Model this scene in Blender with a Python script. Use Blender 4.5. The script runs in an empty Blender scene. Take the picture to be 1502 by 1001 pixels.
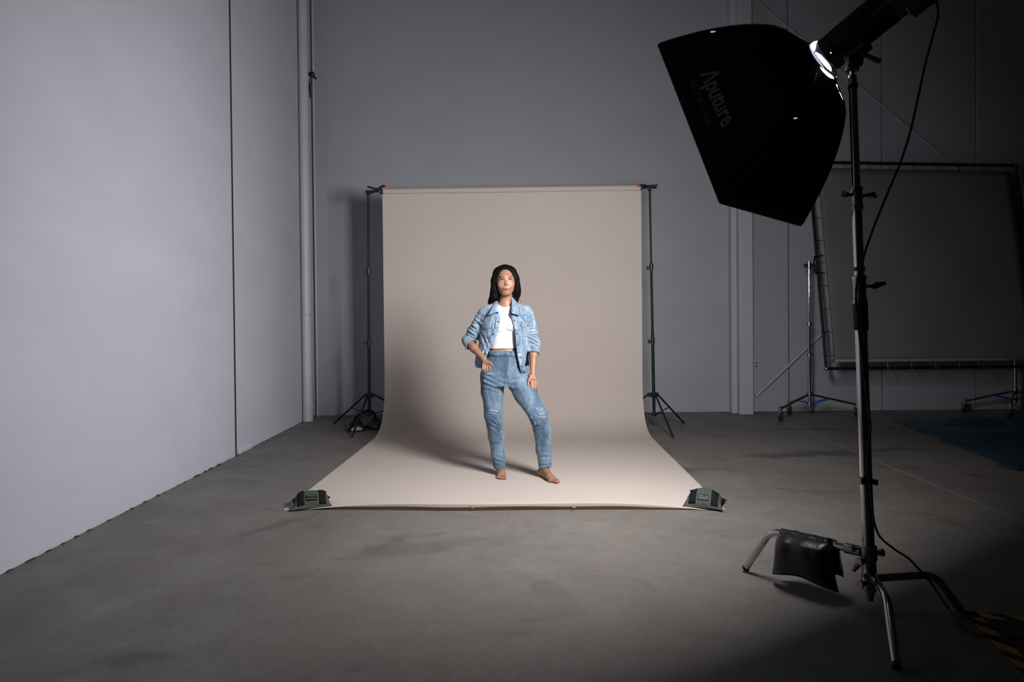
import bpy, math, random
import numpy as np
from mathutils import Vector, Matrix
from mathutils.bvhtree import BVHTree
import openvdb
sc = bpy.context.scene
COL = sc.collection
PI = math.pi
random.seed(4)

# ---------------------------------------------------------------- camera
CAM_H, FPX, CX, CY = 1.19, 1001.0, 751.0, 478.5
CAM_M = Matrix.Rotation(math.radians(1.43), 3, 'Z') @ Matrix.Rotation(math.radians(90 - 0.75), 3, 'X') @ Matrix.Rotation(math.radians(-0.53), 3, 'Z')
cam_data = bpy.data.cameras.new('camera')
cam = bpy.data.objects.new('camera', cam_data); COL.objects.link(cam)
cam.matrix_world = Matrix.Translation((0, 0, CAM_H)) @ CAM_M.to_4x4()
cam_data.sensor_width = 36.0
cam_data.lens = FPX / 1502 * 36
cam_data.shift_y = (CY - 500.5) / 1502
cam_data.clip_end = 60
sc.camera = cam

# ---------------------------------------------------------------- world, light, exposure
world = bpy.data.worlds.new('world'); sc.world = world; world.use_nodes = True
world.node_tree.nodes['Background'].inputs[0].default_value = (0.75, 0.85, 1.0, 1)
world.node_tree.nodes['Background'].inputs[1].default_value = 0.009
sc.view_settings.view_transform = 'Standard'
sc.view_settings.look = 'None'
sc.view_settings.gamma = 1
sc.view_settings.use_curve_mapping = False
sc.view_settings.exposure = 0.0

# softbox axes (solved from its corners): n aims at the woman, a = short side, b = long side
def _softbox_frame():
    th, ph, ro = -0.695, -0.4545, -0.097
    n = Vector((math.sin(th) * math.cos(ph), math.cos(th) * math.cos(ph), math.sin(ph)))
    r = n.cross(Vector((0, 0, 1))).normalized(); u = r.cross(n)
    return n, math.cos(ro) * r + math.sin(ro) * u, -math.sin(ro) * r + math.cos(ro) * u
SN, SA, SB = _softbox_frame()
RING = Vector((1.218, 2.852, 2.239))
SDEPTH, SHA, SHB = 0.482, 0.294, 0.441
ld = bpy.data.lights.new('softbox_light', 'AREA'); ld.shape = 'RECTANGLE'
ld.size, ld.size_y = 2 * SHA - .03, 2 * SHB - .03
ld.energy = 124.0
ld.spread = math.radians(170)
ld.color = (1.0, 0.98, 0.97)
lo = bpy.data.objects.new('softbox_light', ld); COL.objects.link(lo)
# the lit lining throws a little more forward than the frame's own axis
lo.matrix_world = Matrix.Translation(RING + SN * (SDEPTH + .04)) @ Matrix.Rotation(-.09, 4, 'Z') @ Matrix.Rotation(.07, 4, SA) @ Matrix((SA, -SB, -SN)).transposed().to_4x4()

# ---------------------------------------------------------------- pixel -> point helpers
def ray(u, v): return CAM_M @ Vector(((u - CX) / FPX, -(v - CY) / FPX, -1.0))
def P(u, v, Y): d = ray(u, v); return Vector((0, 0, CAM_H)) + d * (Y / d.y)
def F(u, v, z=0.0): d = ray(u, v); return Vector((0, 0, CAM_H)) + d * ((z - CAM_H) / d.z)

# ---------------------------------------------------------------- materials
MATS = {}
def mat(name, col, rough=.6, metal=0.0, noise=0.0, nscale=8.0, bump=0.0, bscale=60.0, spec=.5, emit=None, estr=0, sheen=0, sub=0, trans=0):
    m = bpy.data.materials.new(name); m.use_nodes = True
    nt = m.node_tree; b = nt.nodes['Principled BSDF']
    b.inputs['Base Color'].default_value = (*col, 1)
    b.inputs['Roughness'].default_value = rough
    b.inputs['Metallic'].default_value = metal
    b.inputs['Specular IOR Level'].default_value = spec
    if sheen: b.inputs['Sheen Weight'].default_value = sheen
    if sub:
        b.inputs['Subsurface Weight'].default_value = sub
        b.inputs['Subsurface Radius'].default_value = (.012, .004, .002)
    if emit:
        b.inputs['Emission Color'].default_value = (*emit, 1); b.inputs['Emission Strength'].default_value = estr
    tc = nt.nodes.new('ShaderNodeTexCoord')
    if noise:
        n = nt.nodes.new('ShaderNodeTexNoise'); n.inputs['Scale'].default_value = nscale; n.inputs['Detail'].default_value = 5
        nt.links.new(tc.outputs['Object'], n.inputs['Vector'])
        r = nt.nodes.new('ShaderNodeValToRGB')
        r.color_ramp.elements[0].position = .3; r.color_ramp.elements[1].position = .7
        r.color_ramp.elements[0].color = (*[c * (1 - noise) for c in col], 1)
        r.color_ramp.elements[1].color = (*[min(1, c * (1 + noise)) for c in col], 1)
        nt.links.new(n.outputs['Fac'], r.inputs['Fac']); nt.links.new(r.outputs['Color'], b.inputs['Base Color'])
    if bump:
        n2 = nt.nodes.new('ShaderNodeTexNoise'); n2.inputs['Scale'].default_value = bscale; n2.inputs['Detail'].default_value = 4
        nt.links.new(tc.outputs['Object'], n2.inputs['Vector'])
        bp = nt.nodes.new('ShaderNodeBump'); bp.inputs['Strength'].default_value = bump; bp.inputs['Distance'].default_value = .004
        nt.links.new(n2.outputs['Fac'], bp.inputs['Height']); nt.links.new(bp.outputs['Normal'], b.inputs['Normal'])
    MATS[name] = m
    return m

class NT:
    """small node-writing helper"""
    def __init__(s, m): s.t = m.node_tree; s.b = s.t.nodes['Principled BSDF']
    def n(s, kind, **kw):
        nd = s.t.nodes.new(kind)
        for k, v in kw.items(): setattr(nd, k, v)
        return nd
    def l(s, a, b): s.t.links.new(a, b)
    def noise(s, vec, scale, detail=4, dist=0, rough=.5):
        nd = s.n('ShaderNodeTexNoise'); nd.inputs['Scale'].default_value = scale; nd.inputs['Detail'].default_value = detail
        nd.inputs['Distortion'].default_value = dist; nd.inputs['Roughness'].default_value = rough
        s.l(vec, nd.inputs['Vector']); return nd.outputs['Fac']
    def ramp(s, f, p0, c0, p1, c1):
        r = s.n('ShaderNodeValToRGB'); e = r.color_ramp.elements
        e[0].position, e[1].position = p0, p1; e[0].color = (*c0, 1); e[1].color = (*c1, 1)
        s.l(f, r.inputs['Fac']); return r.outputs['Color']
    def mix(s, f, a, b, mode='MIX'):
        m = s.n('ShaderNodeMix', data_type='RGBA', blend_type=mode)
        if isinstance(f, (int, float)): m.inputs[0].default_value = f
        else: s.l(f, m.inputs[0])
        for i, x in ((6, a), (7, b)):
            if isinstance(x, tuple): m.inputs[i].default_value = (*x, 1)
            else: s.l(x, m.inputs[i])
        return m.outputs[2]
    def maprange(s, f, a, b, c, d):
        m = s.n('ShaderNodeMapRange', interpolation_type='SMOOTHSTEP')
        s.l(f, m.inputs[0])
        for i, x in enumerate((a, b, c, d)): m.inputs[i + 1].default_value = x
        return m.outputs[0]
    def mapping(s, vec, scale, loc=(0, 0, 0), rot=(0, 0, 0)):
        m = s.n('ShaderNodeMapping'); m.inputs['Scale'].default_value = scale; m.inputs['Location'].default_value = loc
        m.inputs['Rotation'].default_value = rot; s.l(vec, m.inputs['Vector']); return m.outputs['Vector']
    def bump(s, h, strength, dist):
        bp = s.n('ShaderNodeBump'); bp.inputs['Strength'].default_value = strength; bp.inputs['Distance'].default_value = dist
        s.l(h, bp.inputs['Height']); s.l(bp.outputs['Normal'], s.b.inputs['Normal'])

def spot_vec(loc, rx, ry, ang):
    # inverse transform for an elliptical stain
    return loc, (rx, ry, 1), ang

def concrete():
    m = mat('concrete', (.12, .115, .11), .5); N = NT(m)
    pos = N.n('ShaderNodeTexCoord').outputs['Object']
    base = N.ramp(N.noise(pos, .55, 6, .6), .3, (.118, .109, .1), .72, (.168, .157, .146))
    st = N.noise(N.mapping(pos, (1.0, 1.6, 1)), 1.7, 6, 1.2, .6)
    base = N.mix(N.maprange(st, .53, .72, 0, .55), base, (.078, .072, .066))
    lt = N.noise(N.mapping(pos, (1.6, 1, 1), loc=(3, 1, 0)), 1.1, 6, 1.5, .62)
    base = N.mix(N.maprange(lt, .52, .72, 0, .45), base, (.185, .172, .158))
    fine = N.noise(pos, 55, 5, 0, .7)
    base = N.mix(.3, base, N.ramp(fine, .3, (.3, .3, .3), .7, (.72, .72, .72)), 'OVERLAY')
    # trowel and scuff marks
    sc1 = N.noise(N.mapping(pos, (.8, 9, 1), rot=(0, 0, .3)), 2.4, 6, 1.6, .65)
    base = N.mix(N.maprange(sc1, .62, .78, 0, .35), base, (.17, .158, .146))
    # stains and a long darker strip (first entry) that lie on the slab where the photograph shows them
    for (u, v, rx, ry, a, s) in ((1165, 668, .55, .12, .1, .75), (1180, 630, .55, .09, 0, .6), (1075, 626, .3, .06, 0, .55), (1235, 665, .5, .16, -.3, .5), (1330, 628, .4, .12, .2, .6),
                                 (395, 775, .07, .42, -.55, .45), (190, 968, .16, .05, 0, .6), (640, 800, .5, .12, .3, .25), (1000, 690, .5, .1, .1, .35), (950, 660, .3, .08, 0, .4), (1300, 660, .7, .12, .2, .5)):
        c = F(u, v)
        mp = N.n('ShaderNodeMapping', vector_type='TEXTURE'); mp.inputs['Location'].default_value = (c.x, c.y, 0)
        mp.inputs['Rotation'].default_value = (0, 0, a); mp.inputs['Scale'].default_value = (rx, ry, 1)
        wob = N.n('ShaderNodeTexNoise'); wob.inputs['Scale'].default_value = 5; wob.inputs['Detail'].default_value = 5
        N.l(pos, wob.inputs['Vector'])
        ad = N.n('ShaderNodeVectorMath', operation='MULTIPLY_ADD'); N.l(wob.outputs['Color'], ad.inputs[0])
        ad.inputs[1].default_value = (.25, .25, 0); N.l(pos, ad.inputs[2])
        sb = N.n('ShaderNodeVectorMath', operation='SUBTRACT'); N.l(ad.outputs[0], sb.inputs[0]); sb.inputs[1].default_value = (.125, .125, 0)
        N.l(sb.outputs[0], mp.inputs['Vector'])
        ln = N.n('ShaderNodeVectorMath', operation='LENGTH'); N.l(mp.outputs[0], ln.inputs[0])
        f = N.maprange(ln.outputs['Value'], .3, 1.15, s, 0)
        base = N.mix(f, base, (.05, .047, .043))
    mid = N.noise(pos, 7, 8, .8, .72)
    base = N.mix(.35, base, N.ramp(mid, .3, (.36, .35, .34), .7, (.64, .64, .65)), 'OVERLAY')
    spk = N.noise(N.mapping(pos, (1, 3, 1)), 30, 3, .5, .6)
    base = N.mix(N.maprange(spk, .66, .74, 0, .35), base, (.21, .2, .185))
    spk2 = N.noise(pos, 19, 3, .5, .6)
    base = N.mix(N.maprange(spk2, .70, .76, 0, .5), base, (.05, .045, .04))
    hue = N.noise(pos, 1.3, 3, .4)
    base = N.mix(.25, base, N.ramp(hue, .35, (.56, .49, .46), .65, (.46, .50, .54)), 'OVERLAY')
    N.l(base, N.b.inputs['Base Color'])
    rr = N.maprange(N.noise(pos, 3, 5, .5), .3, .7, .42, .62); N.l(rr, N.b.inputs['Roughness'])
    N.b.inputs['Specular IOR Level'].default_value = .35
    N.bump(fine, .12, .004)
    return m

def wall_paint(name, col, patch=.08):
    m = mat(name, col, .62); N = NT(m)
    pos = N.n('ShaderNodeTexCoord').outputs['Object']
    dk = tuple(c * (1 - patch) for c in col); lt = tuple(min(1, c * (1 + patch)) for c in col)
    base = N.ramp(N.noise(N.mapping(pos, (1, 1, 1.8)), .9, 5, 1.0, .55), .35, dk, .68, lt)
    roll = N.noise(N.mapping(pos, (3.5, 1.3, 5)), .8, 2, .3)
    base = N.mix(N.maprange(roll, .55, .63, 0, .4), base, tuple(c * (1 - 1.3 * patch) for c in col))
    # sparse scuffs and specks
    sp = N.noise(pos, 22, 2, 0, .4)
    base = N.mix(N.maprange(sp, .78, .84, 0, .5), base, tuple(c * .6 for c in col))
    N.l(base, N.b.inputs['Base Color']); N.b.inputs['Specular IOR Level'].default_value = .3
    N.bump(N.noise(pos, 120, 3), .12, .003)
    return m

def denim(name, lo_c, hi_c, sc_=9.0):
    m = mat(name, hi_c, .85, sheen=.15); N = NT(m)
    pos = N.n('ShaderNodeTexCoord').outputs['Object']
    base = N.ramp(N.noise(N.mapping(pos, (1.3, 1.3, .6)), sc_, 5, .8, .6), .34, lo_c, .66, hi_c)
    streak = N.noise(N.mapping(pos, (170, 170, 22)), 1.0, 3)
    base = N.mix(.55, base, N.ramp(streak, .35, (.34, .35, .38), .65, (.66, .66, .65)), 'OVERLAY')
    blot = N.noise(pos, 34, 3, .4); base = N.mix(N.maprange(blot, .55, .72, 0, .3), base, tuple(c * .62 for c in lo_c))  # random dark patches imitate occlusion shade in the denim colour
    N.l(base, N.b.inputs['Base Color']); N.bump(streak, .25, .0012)
    N.b.inputs['Specular IOR Level'].default_value = .2
    return m

M_floor = concrete()
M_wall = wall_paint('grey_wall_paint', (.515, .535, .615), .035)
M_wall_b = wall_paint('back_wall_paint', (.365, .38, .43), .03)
M_col = mat('column_paint', (.42, .435, .49), .5, bump=.1)
M_ceil = mat('ceiling_grey', (.12, .12, .125), .8)
M_pipe = mat('pipe_paint', (.50, .51, .56), .45, noise=.05, nscale=4)
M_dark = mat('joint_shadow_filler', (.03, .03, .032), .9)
M_black = mat('black_plastic', (.012, .012, .013), .4)
M_blackm = mat('black_metal', (.006, .006, .007), .5, spec=.3)
M_rubber = mat('black_rubber', (.015, .015, .015), .8)
M_fab = mat('black_softbox_fabric', (.006, .006, .0065), .85, bump=.3, bscale=300, spec=.12)
M_seamf = mat('black_seam_tape', (.014, .014, .015), .5)
M_vinyl = mat('black_vinyl', (.010, .010, .011), .33, bump=.5, bscale=35)
M_chrome = mat('chrome', (.50, .50, .52), .13, 1.0, bump=.02, bscale=30)
M_steel = mat('worn_steel', (.33, .33, .34), .34, 1.0, noise=.15, nscale=20)
M_orange = mat('orange_rubber', (.85, .13, .02), .5)
M_white_dif = mat('diffuser_fabric', (.8, .8, .8), .9, emit=(1, 1, 1), estr=3)
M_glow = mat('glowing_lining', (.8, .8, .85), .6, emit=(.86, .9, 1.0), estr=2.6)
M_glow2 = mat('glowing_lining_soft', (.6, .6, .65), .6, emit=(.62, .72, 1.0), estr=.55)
M_silver = mat('silver_lining', (.7, .7, .7), .35, .6)
M_print = mat('grey_print', (.15, .15, .155), .7)
M_print2 = mat('dim_grey_print', (.07, .07, .073), .7)
M_green = mat('olive_green_canvas', (.043, .055, .044), .85, noise=.2, nscale=30, bump=.4, bscale=200)
M_web = mat('black_webbing', (.007, .008, .007), .85, bump=.3, bscale=250, spec=.15)
M_navy = mat('navy_label', (.02, .022, .045), .6)
M_blue = mat('blue_paint', (.01, .09, .45), .4)
M_gfab = mat('grey_screen_fabric', (.17, .17, .185), .9, noise=.05, nscale=1.5)
M_gfab2 = mat('pale_webbing_edge', (.29, .29, .31), .85)
M_tarp = mat('dark_blue_plastic_film', (.015, .04, .065), .35, noise=.4, nscale=3, bump=.6, bscale=9)
M_yellow = mat('yellow_tape', (.36, .19, .015), .6)
M_seal = mat('joint_sealant', (.21, .195, .17), .7)
M_mat = mat('black_mat_rubber', (.008, .008, .008), .9)
M_tape = mat('masking_tape', (.42, .3, .17), .7)
M_under = mat('paper_torn_edge', (.27, .21, .17), .9)

def paper_mat():
    m = mat('beige_seamless_paper', (.56, .46, .41), .85); N = NT(m)
    pos = N.n('ShaderNodeTexCoord').outputs['Object']
    N.l(N.ramp(N.noise(pos, 1.2, 4, .5), .3, (.70, .615, .562), .7, (.73, .642, .588)), N.b.inputs['Base Color'])
    N.b.inputs['Specular IOR Level'].default_value = .25
    # thin paper lets a little light through to its far side
    tr = N.n('ShaderNodeBsdfTranslucent'); tr.inputs['Color'].default_value = (.62, .5, .42, 1)
    mx = N.n('ShaderNodeMixShader'); mx.inputs[0].default_value = .3
    N.l(N.b.outputs[0], mx.inputs[1]); N.l(tr.outputs[0], mx.inputs[2]); N.l(mx.outputs[0], N.t.nodes['Material Output'].inputs['Surface'])
    h = N.noise(N.mapping(pos, (.35, 2.2, 1.2)), 1.6, 2)
    N.bump(h, .35, .02)
    return m
M_paper = paper_mat()
M_skin = mat('skin', (.285, .145, .092), .52, sub=.08, noise=.06, nscale=10)
M_hair = mat('dark_hair', (.005, .004, .0035), .5, bump=.15, bscale=160, spec=.05)
M_lips = mat('lips', (.25, .06, .055), .4)
M_eye = mat('eye_white', (.38, .34, .32), .35)
M_iris = mat('dark_iris', (.02, .01, .007), .2)
M_brow = mat('eyebrow_hair', (.03, .017, .012), .8)
M_teeth = mat('teeth', (.75, .72, .68), .3)
M_nail = mat('toe_nail', (.42, .23, .18), .3)
M_tank = mat('white_ribbed_cotton', (.66, .675, .72), .85, bump=.2, bscale=90)
M_jacket = denim('light_blue_denim', (.085, .135, .205), (.285, .36, .45), 10)
M_jseam = mat('denim_seam', (.055, .09, .145), .9)
M_jlight = mat('pale_denim_edge', (.5, .6, .72), .9)
M_jin = mat('denim_inside', (.10, .12, .16), .9)
M_jeans = denim('blue_denim', (.055, .098, .155), (.18, .255, .335), 7)
M_jnseam = mat('jeans_seam', (.035, .062, .105), .9)
M_thread = mat('white_threads', (.46, .50, .55), .9)
M_fray = mat('pale_fray', (.30, .37, .44), .95, noise=.3, nscale=180)
M_brass = mat('dull_metal_button', (.16, .14, .12), .4, .8)
M_red = mat('red_tab', (.4, .02, .03), .7)

# ---------------------------------------------------------------- object helpers
def tag(o, label=None, cat=None, group=None, kind=None):
    if label: o['label'] = label
    if cat: o['category'] = cat
    if group: o['group'] = group
    if kind: o['kind'] = kind
    return o
def empty(name, loc, label=None, cat=None, group=None):
    o = bpy.data.objects.new(name, None); COL.objects.link(o); o.location = loc; o.empty_display_size = .1
    return tag(o, label, cat, group)
def link(name, me, m, parent=None, kind=None, label=None):
    o = bpy.data.objects.new(name, me); COL.objects.link(o)
    if m is not None and not me.materials: me.materials.append(m)
    if parent is not None:
        o.parent = parent
        o.matrix_parent_inverse = WI(parent)
    if kind: o['kind'] = kind
    if label: o['label'] = label
    return o
def WI(p):
    # world matrix of a parent chain made of plain translated empties / identity meshes
    m = Matrix.Identity(4); q = p
    while q is not None:
        m = Matrix.Translation(q.location) @ q.rotation_euler.to_matrix().to_4x4() @ m if q.parent is None else q.matrix_parent_inverse @ Matrix.Translation(q.location) @ m
        q = q.parent
    return m.inverted()

class MB:
    def __init__(s): s.v = []; s.f = []
    def add(s, vs, fs):
        o = len(s.v); s.v += [tuple(v) for v in vs]; s.f += [tuple(i + o for i in f) for f in fs]; return s
    def box(s, lo, hi, M=None):
        c = [Vector((x, y, z)) for x in (lo[0], hi[0]) for y in (lo[1], hi[1]) for z in (lo[2], hi[2])]
        if M is not None: c = [M @ p for p in c]
        return s.add(c, [(0, 1, 3, 2), (4, 6, 7, 5), (0, 4, 5, 1), (2, 3, 7, 6), (0, 2, 6, 4), (1, 5, 7, 3)])
    def prism(s, poly, d):
        """closed planar polygon extruded by vector d"""
        n = len(poly); d = Vector(d)
        vs = [Vector(p) for p in poly] + [Vector(p) + d for p in poly]
        fs = [tuple(range(n))[::-1], tuple(range(n, 2 * n))] + [(i, (i + 1) % n, n + (i + 1) % n, n + i) for i in range(n)]
        return s.add(vs, fs)
    def tube(s, pts, r, n=12, caps=True, ell=None):
        pts = [Vector(p) for p in pts]
        rs = r if isinstance(r, (list, tuple)) else [r] * len(pts)
        prev = None; vs = []; fs = []
        for i, p in enumerate(pts):
            t = (pts[min(i + 1, len(pts) - 1)] - pts[max(i - 1, 0)])
            if t.length < 1e-9: t = Vector((0, 0, 1))
            t.normalize()
            if prev is None:
                a = Vector((0, 0, 1)) if abs(t.z) < .9 else Vector((1, 0, 0))
                u = t.cross(a).normalized()
            else:
                u = (prev - t * prev.dot(t))
                u = u.normalized() if u.length > 1e-6 else t.orthogonal().normalized()
            prev = u; w = t.cross(u)
            for k in range(n):
                an = 2 * PI * k / n
                vs.append(p + (u * math.cos(an) + w * math.sin(an)) * rs[i])
        for i in range(len(pts) - 1):
            for k in range(n):
                a = i * n + k; b = i * n + (k + 1) % n
                fs.append((a, b, b + n, a + n))
        if caps: fs += [tuple(range(n))[::-1], tuple(range((len(pts) - 1) * n, len(pts) * n))]
        return s.add(vs, fs)
    def cyl(s, a, b, r, r2=None, n=20): return s.tube([a, b], [r, r if r2 is None else r2], n)
    def lathe(s, a, b, prof, n=28):
        """prof: list of (t, r) from a to b"""
        a = Vector(a); b = Vector(b)
        ax = (b - a).normalized(); u = ax.orthogonal().normalized(); w = ax.cross(u); vs = []; fs = []
        for t, r in prof:
            c = a + (b - a) * t
            for k in range(n):
                an = 2 * PI * k / n; vs.append(c + (u * math.cos(an) + w * math.sin(an)) * r)
        for i in range(len(prof) - 1):
            for k in range(n):
                x = i * n + k; y = i * n + (k + 1) % n; fs.append((x, y, y + n, x + n))
        fs += [tuple(range(n))[::-1], tuple(range((len(prof) - 1) * n, len(prof) * n))]
        return s.add(vs, fs)
    def ball(s, c, r, n=12, M=None):
        c = Vector(c); r = r if isinstance(r, (tuple, list)) else (r, r, r); vs = []; fs = []
        for i in range(1, n):
            ph = PI * i / n
            for k in range(2 * n):
                th = PI * k / n
                d = Vector((r[0] * math.sin(ph) * math.cos(th), r[1] * math.sin(ph) * math.sin(th), r[2] * math.cos(ph)))
                vs.append(c + (M @ d if M is not None else d))
        top = len(vs)
        t = Vector((0, 0, r[2])); vs += [c + (M @ t if M is not None else t), c - (M @ t if M is not None else t)]
        m = 2 * n
        for i in range(n - 2):
            for k in range(m):
                a = i * m + k; b = i * m + (k + 1) % m; fs.append((a, a + m, b + m, b))
        for k in range(m):
            fs.append((top, k, (k + 1) % m)); fs.append((top + 1, (n - 2) * m + (k + 1) % m, (n - 2) * m + k))
        return s.add(vs, fs)
    def torus(s, c, ax, R, r, n=24, m=8):
        c = Vector(c); ax = Vector(ax).normalized(); u = ax.orthogonal().normalized(); w = ax.cross(u); vs = []; fs = []
        for i in range(n):
            an = 2 * PI * i / n; d = u * math.cos(an) + w * math.sin(an)
            for k in range(m):
                bn = 2 * PI * k / m; vs.append(c + d * (R + r * math.cos(bn)) + ax * r * math.sin(bn))
        for i in range(n):
            for k in range(m):
                fs.append((i * m + k, ((i + 1) % n) * m + k, ((i + 1) % n) * m + (k + 1) % m, i * m + (k + 1) % m))
        return s.add(vs, fs)
    def grid(s, rows):
        n = len(rows[0]); vs = [p for r in rows for p in r]
        fs = [(i * n + k, i * n + k + 1, (i + 1) * n + k + 1, (i + 1) * n + k) for i in range(len(rows) - 1) for k in range(n - 1)]
        return s.add(vs, fs)
    def mesh(s, name, smooth=True, fix=True):
        me = bpy.data.meshes.new(name); me.from_pydata(s.v, [], s.f); me.validate()
        if fix:
            import bmesh
            bm = bmesh.new(); bm.from_mesh(me); bmesh.ops.recalc_face_normals(bm, faces=bm.faces); bm.to_mesh(me); bm.free()
        if smooth:
            me.shade_smooth()
            me.set_sharp_from_angle(angle=math.radians(38))
        return me
    def build(s, name, m, parent=None, smooth=True, kind=None, label=None, bevel=0, solid=0, origin=None, sub=0):
        me = s.mesh(name, smooth)
        if origin is not None:
            me.transform(Matrix.Translation(-Vector(origin)))
        o = link(name, me, m, None, kind, label)
        if origin is not None: o.location = origin
        if parent is not None:
            o.parent = parent; o.matrix_parent_inverse = WI(parent)
        if sub:
            md = o.modifiers.new('subdivision', 'SUBSURF'); md.levels = md.render_levels = sub
        if solid:
            md = o.modifiers.new('thickness', 'SOLIDIFY'); md.thickness = solid; md.offset = 0
        if bevel:
            md = o.modifiers.new('bevel', 'BEVEL'); md.width = bevel; md.segments = 2; md.limit_method = 'ANGLE'
        return o

def smooth_path(pts, n=8):
    """Catmull-Rom through the points"""
    pts = [Vector(p) for p in pts]; q = [pts[0]] + pts + [pts[-1]]; out = []
    for i in range(1, len(q) - 2):
        for k in range(n):
            t = k / n; a, b, c, d = q[i - 1], q[i], q[i + 1], q[i + 2]
            out.append(.5 * ((2 * b) + (c - a) * t + (2 * a - 5 * b + 4 * c - d) * t * t + (3 * b - a - 3 * c + d) * t ** 3))
    return out + [pts[-1]]

def text_mesh(txt, size, depth=.0006, spacing=1.0, offset=0.0):
    cu = bpy.data.curves.new('lettering', 'FONT'); cu.body = txt; cu.size = size; cu.extrude = depth; cu.space_character = spacing
    cu.resolution_u = 3; cu.offset = offset
    o = bpy.data.objects.new('lettering', cu); COL.objects.link(o)
    dg = bpy.context.evaluated_depsgraph_get()
    me = bpy.data.meshes.new_from_object(o.evaluated_get(dg))
    bpy.data.objects.remove(o)
    return me

# ================================================================= SETTING
def yb(x): return 8.37 + .0246 * x          # the back wall is a touch out of square
HT = 6.4
floor = MB().box((-3.2, -4.2, -.12), (9.3, 9.0, 0)).build('floor', M_floor, kind='structure', smooth=False)
trim = MB().box((2.79, -4.0, 0), (2.805, 8.3, .0012)).build('trim_1', M_seal, kind='structure', smooth=False)
# left wall: two precast panels with an open joint between them
wl = MB().box((-3.0, -4.2, 0), (-2.72, 8.6, HT)).build('wall_left', M_wall, kind='structure', smooth=False)
def lx(y): return -2.491 - .0265 * (y - 3.125)
for (y0, y1, o0) in ((-4.2, 1.9, 0), (1.915, 5.86, 0), (5.935, 7.80, .012)):
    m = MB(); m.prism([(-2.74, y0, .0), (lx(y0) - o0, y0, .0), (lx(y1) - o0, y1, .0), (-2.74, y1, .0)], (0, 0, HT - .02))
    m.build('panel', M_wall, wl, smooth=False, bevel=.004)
for y0, y1 in ((5.86, 5.935), (7.80, 7.83)):  # filler in the panel joint; second strip paints in the downpipe gap's shade
    m = MB(); m.prism([(-2.75, y0 - .01, 0), (lx(y0) - .016, y0 - .01, 0), (lx(y1) - .016 , y1 + .0, 0), (-2.75, y1 + .0, 0)], (0, 0, HT - .03)); m.build('filler_and_gap_shade', M_dark, wl, smooth=False)
# broken grout left in the bottom of the joint
m = MB(); m.prism([(-2.72, 5.93, 0), (lx(6) + .012, 5.93, 0), (lx(6) + .012, 6.2, 0), (-2.72, 6.2, 0)], (0, 0, .055))
m.build('grout', M_wall, wl, smooth=False, bevel=.012)
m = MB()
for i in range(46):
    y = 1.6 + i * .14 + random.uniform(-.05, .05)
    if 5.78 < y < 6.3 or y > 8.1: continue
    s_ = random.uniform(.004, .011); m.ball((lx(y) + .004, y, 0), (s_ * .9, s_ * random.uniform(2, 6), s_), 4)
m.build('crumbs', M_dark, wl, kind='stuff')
# back wall: one broad painted bay, then sheet panels beyond the column
wb = MB(); wb.prism([(-2.95, yb(-2.95) + .08, 0), (9.0, yb(9.0) + .08, 0), (9.0, yb(9) + .3, 0), (-2.95, yb(-2.95) + .3, 0)], (0, 0, HT))
wb = wb.build('wall_back', M_dark, kind='structure', smooth=False)
edges = [-2.72, 2.68, P(1157, 400, yb(3.2)).x, P(1294, 400, yb(4.4)).x, P(1432, 400, yb(5.5)).x, 6.75, 7.9, 8.98]
for a, b in zip(edges[:-1], edges[1:]):
    m = MB(); g = .007
    m.prism([(a + g, yb(a), 0), (b - g, yb(b), 0), (b - g, yb(b) + .09, 0), (a + g, yb(a) + .09, 0)], (0, 0, HT - .02))
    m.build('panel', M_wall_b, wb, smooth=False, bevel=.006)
c0, c1 = P(1085.5, 606, 8.2).x, P(1105.5, 606, 8.2).x
MB().box((c0, 8.2, 0), (c1, 8.42, HT - .03)).build('trim_2', M_col, kind='structure', smooth=False, bevel=.006)
MB().box((c0 - .066, 8.30, 0), (c0 - .001, 8.42, HT - .03)).build('trim_3', M_col, kind='structure', smooth=False, bevel=.004)
MB().box((9.0, -4.2, 0), (9.25, 8.7, HT)).build('wall_right', M_ceil, kind='structure', smooth=False)
MB().box((-3.0, -4.4, 0), (9.25, -4.2, HT)).build('wall_front', M_ceil, kind='structure', smooth=False)
MB().box((-3.0, -4.4, HT), (9.25, 8.9, HT + .15)).build('ceiling', M_ceil, kind='structure', smooth=False)

# bracing rods on the back wall
def rod(u0, v0, u1, v1, r, y, name, label):
    a, b = P(u0, v0, y), P(u1, v1, y)
    a.y = yb(a.x) - .03; b.y = yb(b.x) - .03
    e = empty(name, a, label, 'brace')
    MB().cyl(a, b, r, n=10).build('rod', M_col, e)
    for q in (a, b): MB().cyl((q.x, yb(q.x) + .005, q.z), (q.x, yb(q.x) - .04, q.z), r * 1.1, n=10).build('bracket', M_col, e)
rod(1110, 581, 1440, 272, .017, 8.4, 'wall_brace', 'pale diagonal brace rising from the column foot behind the grey screen')
rod(1112, 2, 1410, 246, .007, 8.4, 'wall_brace', 'thin diagonal rod sloping down the back wall above the grey screen')
# power outlet
e = empty('wall_outlet', P(1109, 535, 8.4), 'small pale power outlet on the back wall just right of the column', 'outlet')
q = P(1109, 535, yb(2.8))
MB().box((q.x - .03, yb(q.x) - .014, q.z - .045), (q.x + .03, yb(q.x) + .002, q.z + .045)).build('plate', M_col, e, smooth=False, bevel=.004)
for dz in (-.02, .02): MB().box((q.x - .012, yb(q.x) - .018, q.z + dz - .009), (q.x + .012, yb(q.x) - .012, q.z + dz + .009)).build('socket', M_dark, e, smooth=False)

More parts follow.
